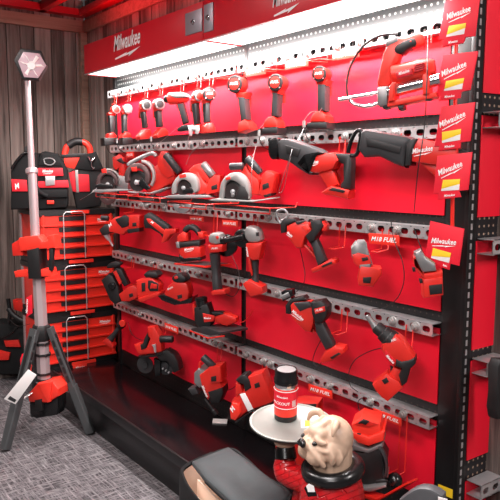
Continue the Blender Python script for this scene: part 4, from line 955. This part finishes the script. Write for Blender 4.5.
t.prof('body', [(132, b2+4), (134, 232), (160, 172), (180, 164), (232, 174), (252, 204), (272, 242), (274, b2-20), (266, b2-6)], -.2, .0, FABB, .025)
t.prof('band', [(142, 232), (250, 232), (254, 264), (142, 264)], -.0, .01, FABR, .004); t.text(LOGO, (170, 250), (212, 250), 12, .0108, bolt=True)
t.prof('lower_band', [(140, 286), (272, 280), (276, 310), (140, 312)], .0, .01, FABR, .004)
t.prof('buckle', [(180, 264), (220, 264), (220, 300), (182, 304)], .008, .02, STEEL, .005)
t.tube('ring', [(176, 202, .006), (182, 216, .01), (205, 220, .01), (220, 206, .008), (206, 194, .006), (182, 194, .006), (174, 200, .006)], 2.6, GREY, 3)
t.prof('flap', [(150, 222), (172, 176), (228, 180), (250, 224)], -.004, .006, FABB, .004)
t.prof('pocket', [(140, 320), (270, 318), (270, 350), (140, 352)], .0, .015, FABB, .008); t.prof('base_tab', [(188, 362), (216, 362), (216, 376), (188, 376)], .0, .012, RED2, .002)
t.tube('strap', [(140, 300, .012), (160, 330, .02), (190, 345, .02)], 9, FABB)
t = Tool('tool_bag', 'upright black and red jobsite box with padded carrying handle, right of the bags', 'bag', 86, 203, rz=68, x=TX-.06, zoom=ZX)
t.root.name = 'jobsite_radio'
t.prof('body', [(276, 250), (300, 232), (322, 182), (384, 166), (412, 238), (418, 330), (402, b3-8), (306, b3+6), (290, 330)], -.18, .0, BLK, .02)
t.prof('side_panel', [(274, 252), (298, 242), (310, 330), (290, 326)], .0, .008, FABR, .003)
t.prof('front_panel', [(306, 256), (356, 258), (360, 326), (312, 328)], .0, .012, FABR, .004); t.prof('front_stripe', [(300, 240), (312, 240), (316, 330), (306, 330)], .002, .014, LGREY, .002)
t.prof('top_flap', [(300, 236), (322, 184), (384, 166), (416, 238), (366, 244)], .0, .014, FABB, .006)
t.tube('handle', [(258, 180, -.08), (268, 148, -.08), (300, 128, -.08), (336, 130, -.08), (356, 148, -.08), (362, 172, -.08)], 13, RED2)
t.tube('handle_pad', [(272, 143, -.08), (300, 127, -.08), (330, 128, -.08)], 15.5, BLK); 
t.prof('top_shell', [(254, 184), (346, 176), (320, 222), (296, 236), (258, 228)], -.12, -.02, RED2, .006); t.prof('top_bar', [(242, 178), (346, 172), (344, 188), (246, 192)], -.13, -.015, BLK, .004)
t.tube('carabiner', [(352, 186, .02), (366, 206, .02), (380, 188, .02), (366, 202, .02), (368, 226, .02), (376, 234, .02)], 4, CHROME, 3)
cable('thin tether cord from the jobsite box to the saw', [(80, 200, -.3), (90, 194, -.3), (97, 188, -.25)], m=STEEL)

# ------------------------------------------------------------------ tripod tower light
PY = -.63
base = at(42, 400, PY); 
tl = thing('tower_light', 'tall tripod site light with hexagonal head and telescoping silver pole', 'work light', (base.x, base.y, 0)); B0 = V((base.x, base.y, 0))
def pz(px, py): p = at(px, py, PY); return p-B0
def tl_lathe(n, a, b, prof, m, seg=24):
    bm = bmesh.new(); lathe_bm(bm, a, b, prof, seg); return finish(n, bm, m, tl)
u = depth(base+V((0, 0, .8)))/F
tl_lathe('upper_pole', pz(27.5, 78), pz(32, 175), [(0, 2.6*u), (1, 3.2*u)], ALU)
tl_lathe('middle_pole', pz(32, 168), pz(36, 250), [(0, 4.2*u), (1, 4.6*u)], ALU)
tl_lathe('collar', pz(31.5, 168), pz(32, 174), [(0, 5*u), (.2, 6*u), (.8, 6*u), (1, 5*u)], ALU)
tl_lathe('lower_pole', pz(37, 245), pz(44.5, 385), [(0, 6.2*u), (1, 6.8*u)], ALU, 8)
for yy in (342, 353, 372, 378): c = pz(42.4+(yy-342)*.05, yy); tl_lathe('band', c, c+V((0, 0, -.012)), [(0, 8.2*u), (1, 8.2*u)], BLK, 8)
# head
t = Tool('head', '', '', 31, 66, PY-.02, 66, (0, 0, 125)); hr = t.root; hr.name = 'light_head'
for k_ in ('label', 'category'): 
    if k_ in hr: del hr[k_]
hx = [(80, 193), (164, 202), (189, 262), (156, 321), (88, 317), (54, 240)]
hx2 = [(94, 207), (158, 214), (185, 262), (152, 312), (96, 308), (72, 245)]
hexo = t.prof('housing', hx, -.06, .0, BLK, .01); lens = t.prof('lens', hx2, .0, .006, LENS, .002)
c0 = (126, 262)
for a, b in hx2:
    t.prof('lens_rib', [(c0[0]+(a-c0[0])*.2-3, c0[1]+(b-c0[1])*.2-4), (c0[0]+(a-c0[0])*.2+3, c0[1]+(b-c0[1])*.2+4), (c0[0]+(a-c0[0])*.75+6, c0[1]+(b-c0[1])*.75+5), (c0[0]+(a-c0[0])*.75-6, c0[1]+(b-c0[1])*.75-5)], .005, .009, PAPER, .001)
t.disc('lens_hub', c0, [(.005, 17), (.012, 14)], PAPER)
for o in list(hr.children):
    o.matrix_parent_inverse = Matrix(); 
hub = hexo
for o in list(hr.children):   # re-hang the head's pieces on the light itself
    mw = t.M.copy(); o.parent = tl if o is hexo else hexo
    if o is hexo: o.matrix_local = Matrix.Translation(-B0) @ mw
    else: o.matrix_local = Matrix()
bpy.data.objects.remove(hr)
# handle bracket and base
def on_light(t):
    r = t.root
    for o in list(r.children):
        o.parent = tl; o.matrix_local = Matrix.Translation(-B0) @ t.M
    bpy.data.objects.remove(r)
t = Tool('x', '', '', 38.5, 255, PY, 44, (0, 220, 125))
t.prof('handle_bracket', [(74, 72), (150, 62), (168, 86), (190, 84), (192, 62), (216, 60), (221, 112), (166, 116), (78, 126)], -.03, .05, RED2, .006)
t.prof('side_plate', [(46, 96), (78, 76), (92, 142), (50, 144)], -.02, .04, RED, .004)
t.prof('sleeve', [(106, 122), (154, 110), (162, 236), (112, 236)], -.04, .055, BLK, .006)
t.prof('lower_flange', [(54, 206), (200, 194), (206, 226), (60, 230)], -.03, .045, RED2, .006)
t.prof('strap', [(196, 114), (212, 114), (208, 204), (194, 202)], .02, .045, BLK, .003)
on_light(t)
t = Tool('x', '', '', 44, 400, PY, 38, (0, 330, 125))
t.prof('battery_housing', [(110, 268), (114, 252), (150, 212), (206, 204), (232, 236), (232, 266), (190, 292), (115, 290)], -.04, .07, RED2, .01)
t.prof('housing_ridge', [(150, 216), (206, 208), (200, 288), (188, 292)], .06, .08, RED2, .004)
t.prof('battery', [(116, 288), (190, 290), (230, 268), (232, 314), (224, 342), (142, 356), (118, 336)], -.03, .06, BLK2, .01)
t.prof('battery_latch', [(138, 282), (166, 276), (170, 322), (140, 328)], .055, .075, BLK, .003)
on_light(t)
# legs
TOV = -V((fw.x, fw.y, 0)).normalized()
hubp = pz(41.5, 331); foot1 = atz(90, 431, .02)-B0
tl_lathe('hub', hubp+V((0, 0, .035)), hubp-V((0, 0, .05)), [(0, 8*u), (.1, 9.2*u), (.9, 9.2*u), (1, 8*u)], BLK, 8)
dr = V((foot1.x, foot1.y, 0)); rl = dr.length
f2 = Matrix.Rotation(math.radians(118), 3, 'Z') @ dr*1.18; f3 = Matrix.Rotation(math.radians(-118), 3, 'Z') @ dr
for fo in (dr, f2, f3):
    d = fo.normalized(); s = d.cross(V((0, 0, 1))); top = hubp+d*.045+V((0, 0, .02)); end = V((fo.x, fo.y, .012)); mid = top.lerp(end, .55)
    bm = bmesh.new(); bar_bm(bm, top, mid, s, .055, .05, .03, .034); lg = finish('leg', bm, LEGG, tl, 30)
    bm = bmesh.new(); bar_bm(bm, mid, end, s, .052, .04, .045, .045); finish('leg_shoe', bm, LEGG, lg, 30)
    bm = bmesh.new(); inn = (top-V((0, 0, .0))).lerp(mid, .12); inn2 = top.lerp(mid, .9); n = d*-1*.0
    off = (end-top).normalized().cross(s).normalized()
    off = off if off.z < 0 else -off
    bar_bm(bm, inn-off*.017, inn2-off*.017, s, .02, .02, .004, .004); finish('leg_slot', bm, BLK, lg, 30)
    vs_ = s if s.dot(TOV) > 0 else -s
    for q in range(5):
        c1 = top.lerp(mid, .2+q*.15); c2 = top.lerp(mid, .31+q*.15)
        bm = bmesh.new(); bar_bm(bm, c1+vs_*.0255, c2+vs_*.0255, off, .014, .014, .006, .006); finish('leg_slot', bm, BLK, lg, 30)
    bm = bmesh.new(); a = hubp-V((0, 0, .3)); b2 = top.lerp(end, .62); bar_bm(bm, a, b2, s, .012, .012, .006, .006); finish('brace', bm, STEEL, tl, 30)
bpy.data.objects
tt = Tool('paper_tag', 'long white paper tag hanging tilted from the tripod light', 'tag', 17, 385, PY-.2, 44, (0, 330, 125)); tt.prof('sheet', [(16, 276), (112, 158), (146, 180), (62, 297)], -.002, .0, PAPER, .0002); tt.prof('print', [(30, 276), (40, 264), (66, 280), (58, 290)], .0005, .0012, DGR, .0001)
for q, lb in (([(104, 312), (126, 298), (130, 372), (106, 388)], 'red printed card hanging on the left of the upper tripod pole'), ):
    tt = Tool('printed_card', lb, 'tag', 28, 305, PY+.06, 44, (0, 220, 125)); tt.prof('sheet', q, -.002, .0, CARD, .0002); tt.text(LOGO, (111, 374), (112, 316), 9, .001)
tt = Tool('printed_card', 'red printed card hanging behind the lower tripod pole', 'tag', 25, 365, PY+.1, 44, (0, 330, 125)); tt.prof('sheet', [(80, 118), (88, 96), (112, 90), (118, 155), (84, 168)], -.002, .0, CARD, .0002); tt.text(LOGO, (86, 158), (110, 100), 9, .001); tt.prof('strip', [(112, 60), (136, 50), (140, 215), (116, 205)], -.02, -.01, RED2, .003)
# dark equipment by the tripod
t = Tool('equipment_bag', 'black equipment bag with red panels and hose behind the left tripod leg', 'bag', 8, 380, -.52, 48, (0, 300, 70))
t.prof('body', [(-120, 540), (-120, 150), (-20, 150), (40, 168), (110, 186), (190, 190), (220, 240), (200, 540)], -.25, -.02, FABB, .03)
t.prof('panel', [(24, 290), (130, 288), (144, 338), (40, 336)], -.02, .0, RED, .005); t.prof('panel', [(-40, 352), (70, 378), (60, 430), (-40, 432)], -.02, .0, RED, .005)
t.tube('hose', [(58, -10, .02), (70, 90, .02), (60, 170, .02)], 15, BLK2); t.tube('hose', [(60, 60, .02), (100, 110, .02), (170, 150, .02), (240, 150, .02)], 20, BLK)
t.tube('strap', [(-10, 280, .01), (60, 250, .02), (130, 190, .02)], 8, BLK2)
t.prof('red_box', [(88, 0), (170, 0), (170, 90), (94, 70)], -.1, -.03, RED, .006)
cable('thin pale cable at the left behind the tripod', [(10, 320, -.6), (18, 326, -.6), (30, 324, -.6)])
# ------------------------------------------------------------------ foreground tote
BZ = .44
P1, P2, P3 = atz(180, 464, BZ), atz(228, 446, BZ), atz(291, 495, BZ)
RIM = [atz(a, b, BZ) for a, b in ((228, 446), (291, 495), (330, 530), (262, 560), (205, 510), (189, 492), (181, 478), (179, 466))]
for p in RIM: p.y = min(p.y, DY-.03)
xa, xb = min(p.x for p in RIM), max(p.x for p in RIM); ya, yb = min(p.y for p in RIM), max(p.y for p in RIM)
c = V(((xa+xb)/2, (ya+yb)/2, 0))
t = thing('open_tote', 'open black tote with grey flap and tan lining in front of the deck', 'bag', (c.x, c.y, 0)); C0 = c.copy()
R = RIM
bm = bmesh.new()
ar_ = sum(R[i-1].x*R[i].y-R[i].x*R[i-1].y for i in range(len(R)))
if ar_ < 0: R = R[::-1]
def loop(pts, z, ins=0):
    poly = chaikin([(p.x, p.y) for p in pts], 2); poly = inset(poly, ins) if ins else poly
    return [bm.verts.new(V((q[0], q[1], z))-C0) for q in poly]
seq = [loop(R, .0, .012), loop(R, .012), loop(R, BZ*.5, -.006), loop(R, BZ), loop(R, BZ+.006, .004), loop(R, BZ, .012)]
for a, b in zip(seq, seq[1:]): bridge(bm, a, b)
bm.faces.new(seq[0][::-1]); finish('body', bm, FABB, t)
bm = bmesh.new(); seq = [loop(R, BZ-.006, .0125), loop(R, BZ*.35, .02)]; bridge(bm, *seq); bm.faces.new(seq[1]); finish('lining', bm, BEIGE, t)
for (a1, b1), (a2, b2) in (((198, 464), (222, 492)), ((190, 474), (208, 496))):
    bm = bmesh.new(); bar_bm(bm, atz(a1, b1+4, BZ)-C0-V((0, 0, .12)), atz(a2, b2, BZ)-C0-V((0, 0, .12)), V((0, 0, 1)), .16, .16, .008, .008); finish('divider', bm, BEIGE, t)
pts = [atz(a, b, BZ+.03) for a, b in ((192, 463), (228, 448.5), (246, 459), (262, 474), (291, 496), (262, 515), (232, 504), (206, 481))]
bm = bmesh.new(); n = len(pts); cc = sum(pts, V())/n
rings = []
for f, dz in ((1., 0), (.97, .006), (.7, .012), (.35, .006), (.08, .0)):
    rings.append([bm.verts.new(cc+(p-cc)*f+V((0, 0, dz+.004*math.sin(i*2.1+f*7)))-C0) for i, p in enumerate(pts)])
for a, b in zip(rings, rings[1:]): bridge(bm, a, b)
bm.faces.new(rings[-1])
lo = [bm.verts.new(p-C0+V((0, 0, -.008))) for p in pts]; bridge(bm, lo, rings[0]); bm.faces.new(lo)
fl = finish('flap', bm, FABG, t, 60)
tube('flap_binding', [p-C0+V((0, 0, -.002)) for p in pts], .006, FABB, fl, k=4, closed=False)
# grey lid bottom right
t = Tool('storage_case', 'grey rounded plastic lid at the bottom right below the end post', 'storage case', 424, 494, -.47, 20, (400, 400, 100))
t.prof('lid', [(-40, 1530), (-30, 520), (56, 452), (112, 437), (168, 452), (226, 492), (240, 1530)], -.04, .0, GLID, .01, 1); t.prof('label', [(190, 484), (236, 496), (236, 512), (190, 504)], .0, .0015, PAPER, .0003)

# ------------------------------------------------------------------ bulldog butler
def blob_mesh(name, parts, m, parent, vox=.006, it=6, lev=0):
    """union of ellipsoids / tapered tubes -> one continuous surface"""
    bm = bmesh.new()
    for p in parts:
        if p[0] == 'e':
            _, c, r, rot = p; b2 = bmesh.new(); bmesh.ops.create_icosphere(b2, subdivisions=3, radius=1)
            R_ = rot.to_matrix() if rot else Matrix.Identity(3)
            mp = {}
            for v in b2.verts: mp[v] = bm.verts.new(V(c)+R_ @ V((v.co.x*r[0], v.co.y*r[1], v.co.z*r[2])))
            for f in b2.faces: bm.faces.new([mp[v] for v in f.verts])
            b2.free()
        else:
            _, pts, rr = p; pp = spline([V(q) for q in pts], 5); n = len(pp)-1
            rs = [rr[min(int(i/n*(len(rr)-1)), len(rr)-2)]*(1-(i/n*(len(rr)-1)) % 1 if i < n else 0)+rr[min(int(i/n*(len(rr)-1))+1, len(rr)-1)]*((i/n*(len(rr)-1)) % 1 if i < n else 1) for i in range(n+1)]
            tube_bm(bm, pp, rs, 14)
    o = finish(name, bm, m, parent, 0)
    md = o.modifiers.new('r', 'REMESH'); md.mode = 'VOXEL'; md.voxel_size = vox
    ms = o.modifiers.new('s', 'SMOOTH'); ms.factor = .5; ms.iterations = it
    dg = bpy.context.evaluated_depsgraph_get(); dg.update()
    me = bpy.data.meshes.new_from_object(o.evaluated_get(dg)); o.modifiers.clear(); o.data = me
    me.materials.clear(); me.materials.append(m)
    for f in me.polygons: f.use_smooth = True
    return o
DEP = 1.86
def scr(px, py, dd=DEP): return CAM+ray(px, py)*dd
ds = DEP/F    # metres per photo pixel at the dog
LT = -V((RT.x, RT.y, 0)).normalized(); TO = -V((fw.x, fw.y, 0)).normalized()   # dog's snout heads towards LT; TO faces the viewer
hd = scr(327, 440, DEP); fx, fy = hd.x, hd.y
dog = thing('bulldog_statue', 'bulldog butler statue in a red jacket holding up a round tray', 'statue', (fx, fy, 0)); G0 = V((fx, fy, 0))
facing = (LT*.9+TO*.42).normalized(); sidev = facing.cross(V((0, 0, 1))).normalized()   # sidev = dog's right
if sidev.dot(TO) < 0: pass
TD = DEP+.17
K = .8
def Hh(f, s, z): return hd-G0+facing*f*K+sidev*s*K+V((0, 0, z*K))
def El(f, s, z, r): return ('e', Hh(f, s, z), tuple(q*K for q in r), tq)
hz = hd.z
paw_p = scr(285, 446, TD-.03)-G0
elb = scr(287, 473, TD-.05)-G0; sh_l = scr(318, 484, DEP+.03)-G0
tq = Matrix((facing, V((0, 0, 1)).cross(facing).normalized(), V((0, 0, 1)))).transposed().to_quaternion()
def Tb(f, s, z): return hd-G0+facing*f+sidev*s+V((0, 0, z))
def fold(pts, r): return ('t', [Hh(*p) for p in pts], [q*K for q in r])
body_parts = [El(-.02, 0, .008, (.076, .076, .076)), El(.035, 0, -.012, (.048, .056, .046)), El(.055, .03, -.034, (.042, .03, .038)), El(.055, -.03, -.034, (.042, .03, .038)),
              El(.074, 0, -.002, (.026, .03, .022)), El(.03, 0, .035, (.04, .05, .03)), El(.045, .0, -.058, (.035, .036, .02)),
              El(.0, .054, -.02, (.048, .026, .045)), El(.0, -.054, -.02, (.048, .026, .045))]
for s_ in (-1, 1):
    body_parts += [fold([(.02, s_*.02, .055), (.052, s_*.024, .034), (.06, s_*.04, .022), (.04, s_*.062, .016)], [.008, .012, .012, .007]),      # brow
                   fold([(.078, s_*.006, .022), (.072, s_*.03, .004), (.058, s_*.05, -.008), (.036, s_*.068, -.012)], [.007, .009, .009, .006]),   # under the eye
                   fold([(.085, s_*.016, .008), (.082, s_*.036, -.012), (.066, s_*.056, -.036), (.046, s_*.06, -.066)], [.007, .010, .011, .009]),   # jowl
                   fold([(.03, s_*.066, .0), (.024, s_*.076, -.03), (.022, s_*.07, -.06)], [.006, .010, .007]),
                   fold([(.0, s_*.074, -.006), (-.006, s_*.08, -.036), (-.002, s_*.07, -.066)], [.006, .010, .007]),
                   fold([(.0, s_*.02, .082), (.036, s_*.018, .062), (.058, s_*.01, .036), (.068, s_*.006, .024)], [.006, .008, .008, .005]),
                   # rose ear
                   ('t', [Hh(-.012, s_*.04, .062), Hh(.0, s_*.06, .082), Hh(.02, s_*.078, .072), Hh(.03, s_*.082, .046)], [.010*K, .014*K, .011*K, .005*K])]
body_parts += [('t', [Tb(-.02, 0, -.02), Tb(-.02, 0, -.08), Tb(-.02, 0, -.2), Tb(-.02, 0, -.3), Tb(-.02, 0, -.36)], [.055, .055, .07, .08, .06])]
for s_ in (-1, 1):
    body_parts += [('t', [Tb(-.01, s_*.045, -.34), Tb(.0, s_*.055, -.45), Tb(.0, s_*.055, -hz+.05)], [.05, .042, .036]), ('e', Tb(.035, s_*.057, -hz+.028), (.06, .036, .028), tq)]
body_parts += [('t', [sh_l, elb, elb.lerp(paw_p, .5), V((paw_p.x, paw_p.y, paw_p.z+.005))], [.026, .024, .022, .02]), ('e', paw_p+V((0, 0, .014)), (.034, .034, .018), None)]
bodyo = blob_mesh('body', body_parts, DOG, dog, .0032, 3)
for s_ in (-1, 1):
    bm = bmesh.new(); p = Hh(.074, s_*.038, .014); lathe_bm(bm, p-facing*.009, p+facing*.006, [(0, .003), (.3, .0065), (.7, .0065), (1, .003)], 12); finish('eye', bm, BLK2, bodyo)
blob_mesh('nose', [El(.1, 0, .008, (.012, .019, .015)), El(.103, .01, .005, (.01, .011, .012)), El(.103, -.01, .005, (.01, .011, .012))], BLK2, bodyo, .0025, 2)
jk = blob_mesh('jacket', [('t', [Tb(-.02, 0, -.085), Tb(-.02, 0, -.14), Tb(-.02, 0, -.26), Tb(-.02, 0, -.36)], [.066, .09, .1, .088]), ('t', [Tb(-.03, .06, -.11), Tb(-.0, .1, -.2), Tb(.03, .09, -.3)], [.042, .044, .036]), ('t', [Tb(-.03, -.06, -.11), sh_l], [.04, .044]),
                          ('t', [sh_l, elb, elb.lerp(paw_p, .55)], [.04, .036, .031]), ('e', elb, (.037, .037, .036), None)], JACKET, dog, .004, 4)
bm = bmesh.new(); ca = Tb(-.02, 0, -.086)
q = [ca+(facing*math.cos(a)*.068+sidev*math.sin(a)*.072)+V((0, 0, -.012*math.cos(a))) for a in [i*math.pi/12 for i in range(24)]]
tube_bm(bm, q, .022, 10, True); finish('collar', bm, BLK2, dog, 60)
bm = bmesh.new(); lathe_bm(bm, elb.lerp(paw_p, .5), paw_p+V((0, 0, .0)), [(0, .029), (.1, .033), (.85, .031), (1, .026)], 18); finish('cuff', bm, BLK2, dog)
bp_ = scr(310, 488, DEP-.13)-G0
bm = bmesh.new(); n_ = TO+V((0, 0, .3)); n_.normalize()
# tray on the paw
k_ = scr(291, 422.5, TD); nrm = (V((0, 0, 1))+TO*.1).normalized()
tcen = k_-nrm*.016-G0
bm = bmesh.new(); rad = 41.5*TD/F
lathe_bm(bm, tcen, tcen+nrm, [(-.004, rad*.55), (.002, rad*.7), (.012, rad*.95), (.018, rad), (.021, rad*1.0), (.0212, rad*.95), (.016, rad*.9), (.0155, .001)], 48); tr = finish('tray', bm, TRAYM, dog, 40)
bm = bmesh.new(); lathe_bm(bm, tcen, tcen+nrm, [(-.012, rad*.5), (-.012, rad*.58), (-.003, rad*.78), (.012, rad*.975), (.016, rad*1.01), (.012, rad*.96), (-.006, rad*.5)], 48); finish('tray_underside', bm, BRONZE, dog, 40)
PT = tcen+G0+nrm*.0158
def on_tray(px, py):
    d = ray(px, py); return CAM+d*((PT-CAM).dot(nrm)/d.dot(nrm))
# badge on the chest
def surf(px, py, dd): return scr(px, py, dd)-G0
for lst, m_, nm_ in (([(304, 488), (309, 483), (315, 489), (317, 496), (308, 497)], BLK2, 'chest_patch'), ([(306, 486), (309, 483.5), (314, 486), (315, 492), (308, 492)], PAPER, 'patch_top')):
    bm = bmesh.new(); dd = DEP-.135-(.004 if m_ is PAPER else 0)
    a = [bm.verts.new(surf(x, y, dd)) for x, y in lst]; b = [bm.verts.new(surf(x, y, dd+.03)) for x, y in lst]
    bm.faces.new(a); bm.faces.new(b[::-1]); bridge(bm, a, b); finish(nm_, bm, m_, dog)
# sticker on tray
st = [on_tray(a, b) for a, b in ((301, 421), (309.5, 421), (310, 428), (301, 428))]
def flat(name, pts, m, dz, parent=None):
    bm = bmesh.new(); f = bm.faces.new([bm.verts.new(p+nrm*dz) for p in pts]); ex = bmesh.ops.extrude_face_region(bm, geom=[f])
    for q in ex['geom']:
        if isinstance(q, bmesh.types.BMVert): q.co += nrm*.0006
    return finish(name, bm, m, parent)
so = tag(flat('price_sticker', st, PAPER, .0003), 'small white and yellow price sticker on the tray', 'sticker')
flat('price_field', [st[0].lerp(st[1], .45), st[1], st[2].lerp(st[1], .25), st[0].lerp(st[3], .8).lerp(st[2], .4)], YEL, .001, so)
# tumbler
bpx = on_tray(285.5, 418); tm = thing('tumbler', 'red and black insulated tumbler with paper label standing on the tray', 'drink flask', bpx+nrm*.0006)
tm.rotation_euler = V((0, 0, 1)).rotation_difference(nrm).to_euler()
ub = depth(bpx)/F; rad = 11.6*ub; Ht = 55*ub
def tl2(n, prof, m, seg=36):
    bm = bmesh.new(); lathe_bm(bm, V(), V((0, 0, 1)), prof, seg); return finish(n, bm, m, tm, 40)
tl2('base', [(0, rad*.92), (.002, rad*.97), (Ht*.1, rad*.97), (Ht*.105, rad*.9)], BLK)
tl2('body', [(Ht*.1, rad*.95), (Ht*.105, rad*.99), (Ht*.62, rad), (Ht*.62, rad*.9)], RED2)
tl2('label_band', [(Ht*.27, rad*1.0), (Ht*.27, rad*1.012), (Ht*.59, rad*1.022), (Ht*.59, rad)], CARD)
tl2('steel_neck', [(Ht*.61, rad*.95), (Ht*.62, rad*.985), (Ht*.7, rad*.97), (Ht*.7, rad*.9)], CHROME)
tl2('lid', [(Ht*.695, rad*.95), (Ht*.7, rad*1.03), (Ht*.78, rad*1.05), (Ht*.8, rad*.98), (Ht*.93, rad*.96), (Ht*.95, rad*.92), (Ht*.95, rad*.8), (Ht*.93, rad*.78)], BLK2)
tag(tl2('lid_top', [(Ht*.92, rad*.8), (Ht*.945, rad*.79), (Ht*.948, .001)], GREY), 'grey top of the lid')
for a, b in ((.262, .275), (.583, .596)): tl2('label_edge', [(Ht*a, rad*1.0), (Ht*a, rad*1.024), (Ht*b, rad*1.026), (Ht*b, rad)], WHITE)
def wrap_text(s, a0, a1, z, h, m, nm='lettering'):
    vs, fs = text_mesh(s, 0.); bm = bmesh.new()
    vv = [bm.verts.new((math.cos(a0+(a1-a0)*x)*rad*1.026, math.sin(a0+(a1-a0)*x)*rad*1.026, z+h*y)) for x, y in vs]
    for f in fs:
        try: bm.faces.new([vv[i] for i in f])
        except ValueError: pass
    finish(nm, bm, m, tm, 0)
va = math.atan2(TO.y, TO.x)
wrap_text('PACKOUT', va-1.35, va+.3, Ht*.34, Ht*.055, WHITE); wrap_text(LOGO, va-.9, va+.1, Ht*.47, Ht*.04, WHITE)
bm = bmesh.new()
for i in range(9):
    a = va+.5+i*.045; v4 = [(math.cos(x)*rad*1.026, math.sin(x)*rad*1.026, z) for x, z in ((a, Ht*.3), (a+.026, Ht*.3), (a+.026, Ht*.42), (a, Ht*.42))]; bm.faces.new([bm.verts.new(p) for p in v4])
finish('barcode', bm, WHITE, tm, 0)

# ------------------------------------------------------------------ light
def area(name, loc, size, power, col, rot=(0, 0, 0), sy=None):
    l = bpy.data.lights.new(name, 'AREA'); l.energy = power; l.color = col; l.size = size
    if sy: l.shape = 'RECTANGLE'; l.size_y = sy
    o = bpy.data.objects.new(name, l); COL.objects.link(o); o.location = loc; o.rotation_euler = rot; return o
area('led_strip', (.65, -.165, 1.985), 1.25, 27, (1, .95, .93), (0, 0, 0), .05)
area('led_strip', (1.88, -.165, 1.985), 1.1, 30, (1, .95, .93), (0, 0, 0), .05)
area('overhead_fill', (2.6, -1.7, 2.55), 1.2, 58, (1, .95, .94), (0, 0, 0), .4)
area('overhead_fill', (.7, -1.7, 2.55), 1.2, 52, (1, .93, .9), (0, 0, 0), .4)
area('overhead_fill', (4.2, -3.2, 2.55), 1.6, 80, (1, .95, .94), (0, 0, 0), .6)
area('overhead_fill', (4.6, .35, 2.5), 1.0, 150, (1, .95, .94), (0, math.radians(62), 0), 1.0)  # added fill aimed at the end bay's panels, no fixture there
area('red_cove_light', (.6, -.1, 2.3), 1.8, 9, (1, .05, .06), (math.radians(180), 0, 0), .12)
w = bpy.data.worlds.new('world'); SC.world = w; w.use_nodes = True
w.node_tree.nodes['Background'].inputs[0].default_value = (.5, .45, .46, 1); w.node_tree.nodes['Background'].inputs[1].default_value = .12
SC.view_settings.view_transform = 'Standard'; SC.view_settings.look = 'None'; SC.view_settings.exposure = .25; SC.view_settings.gamma = 1
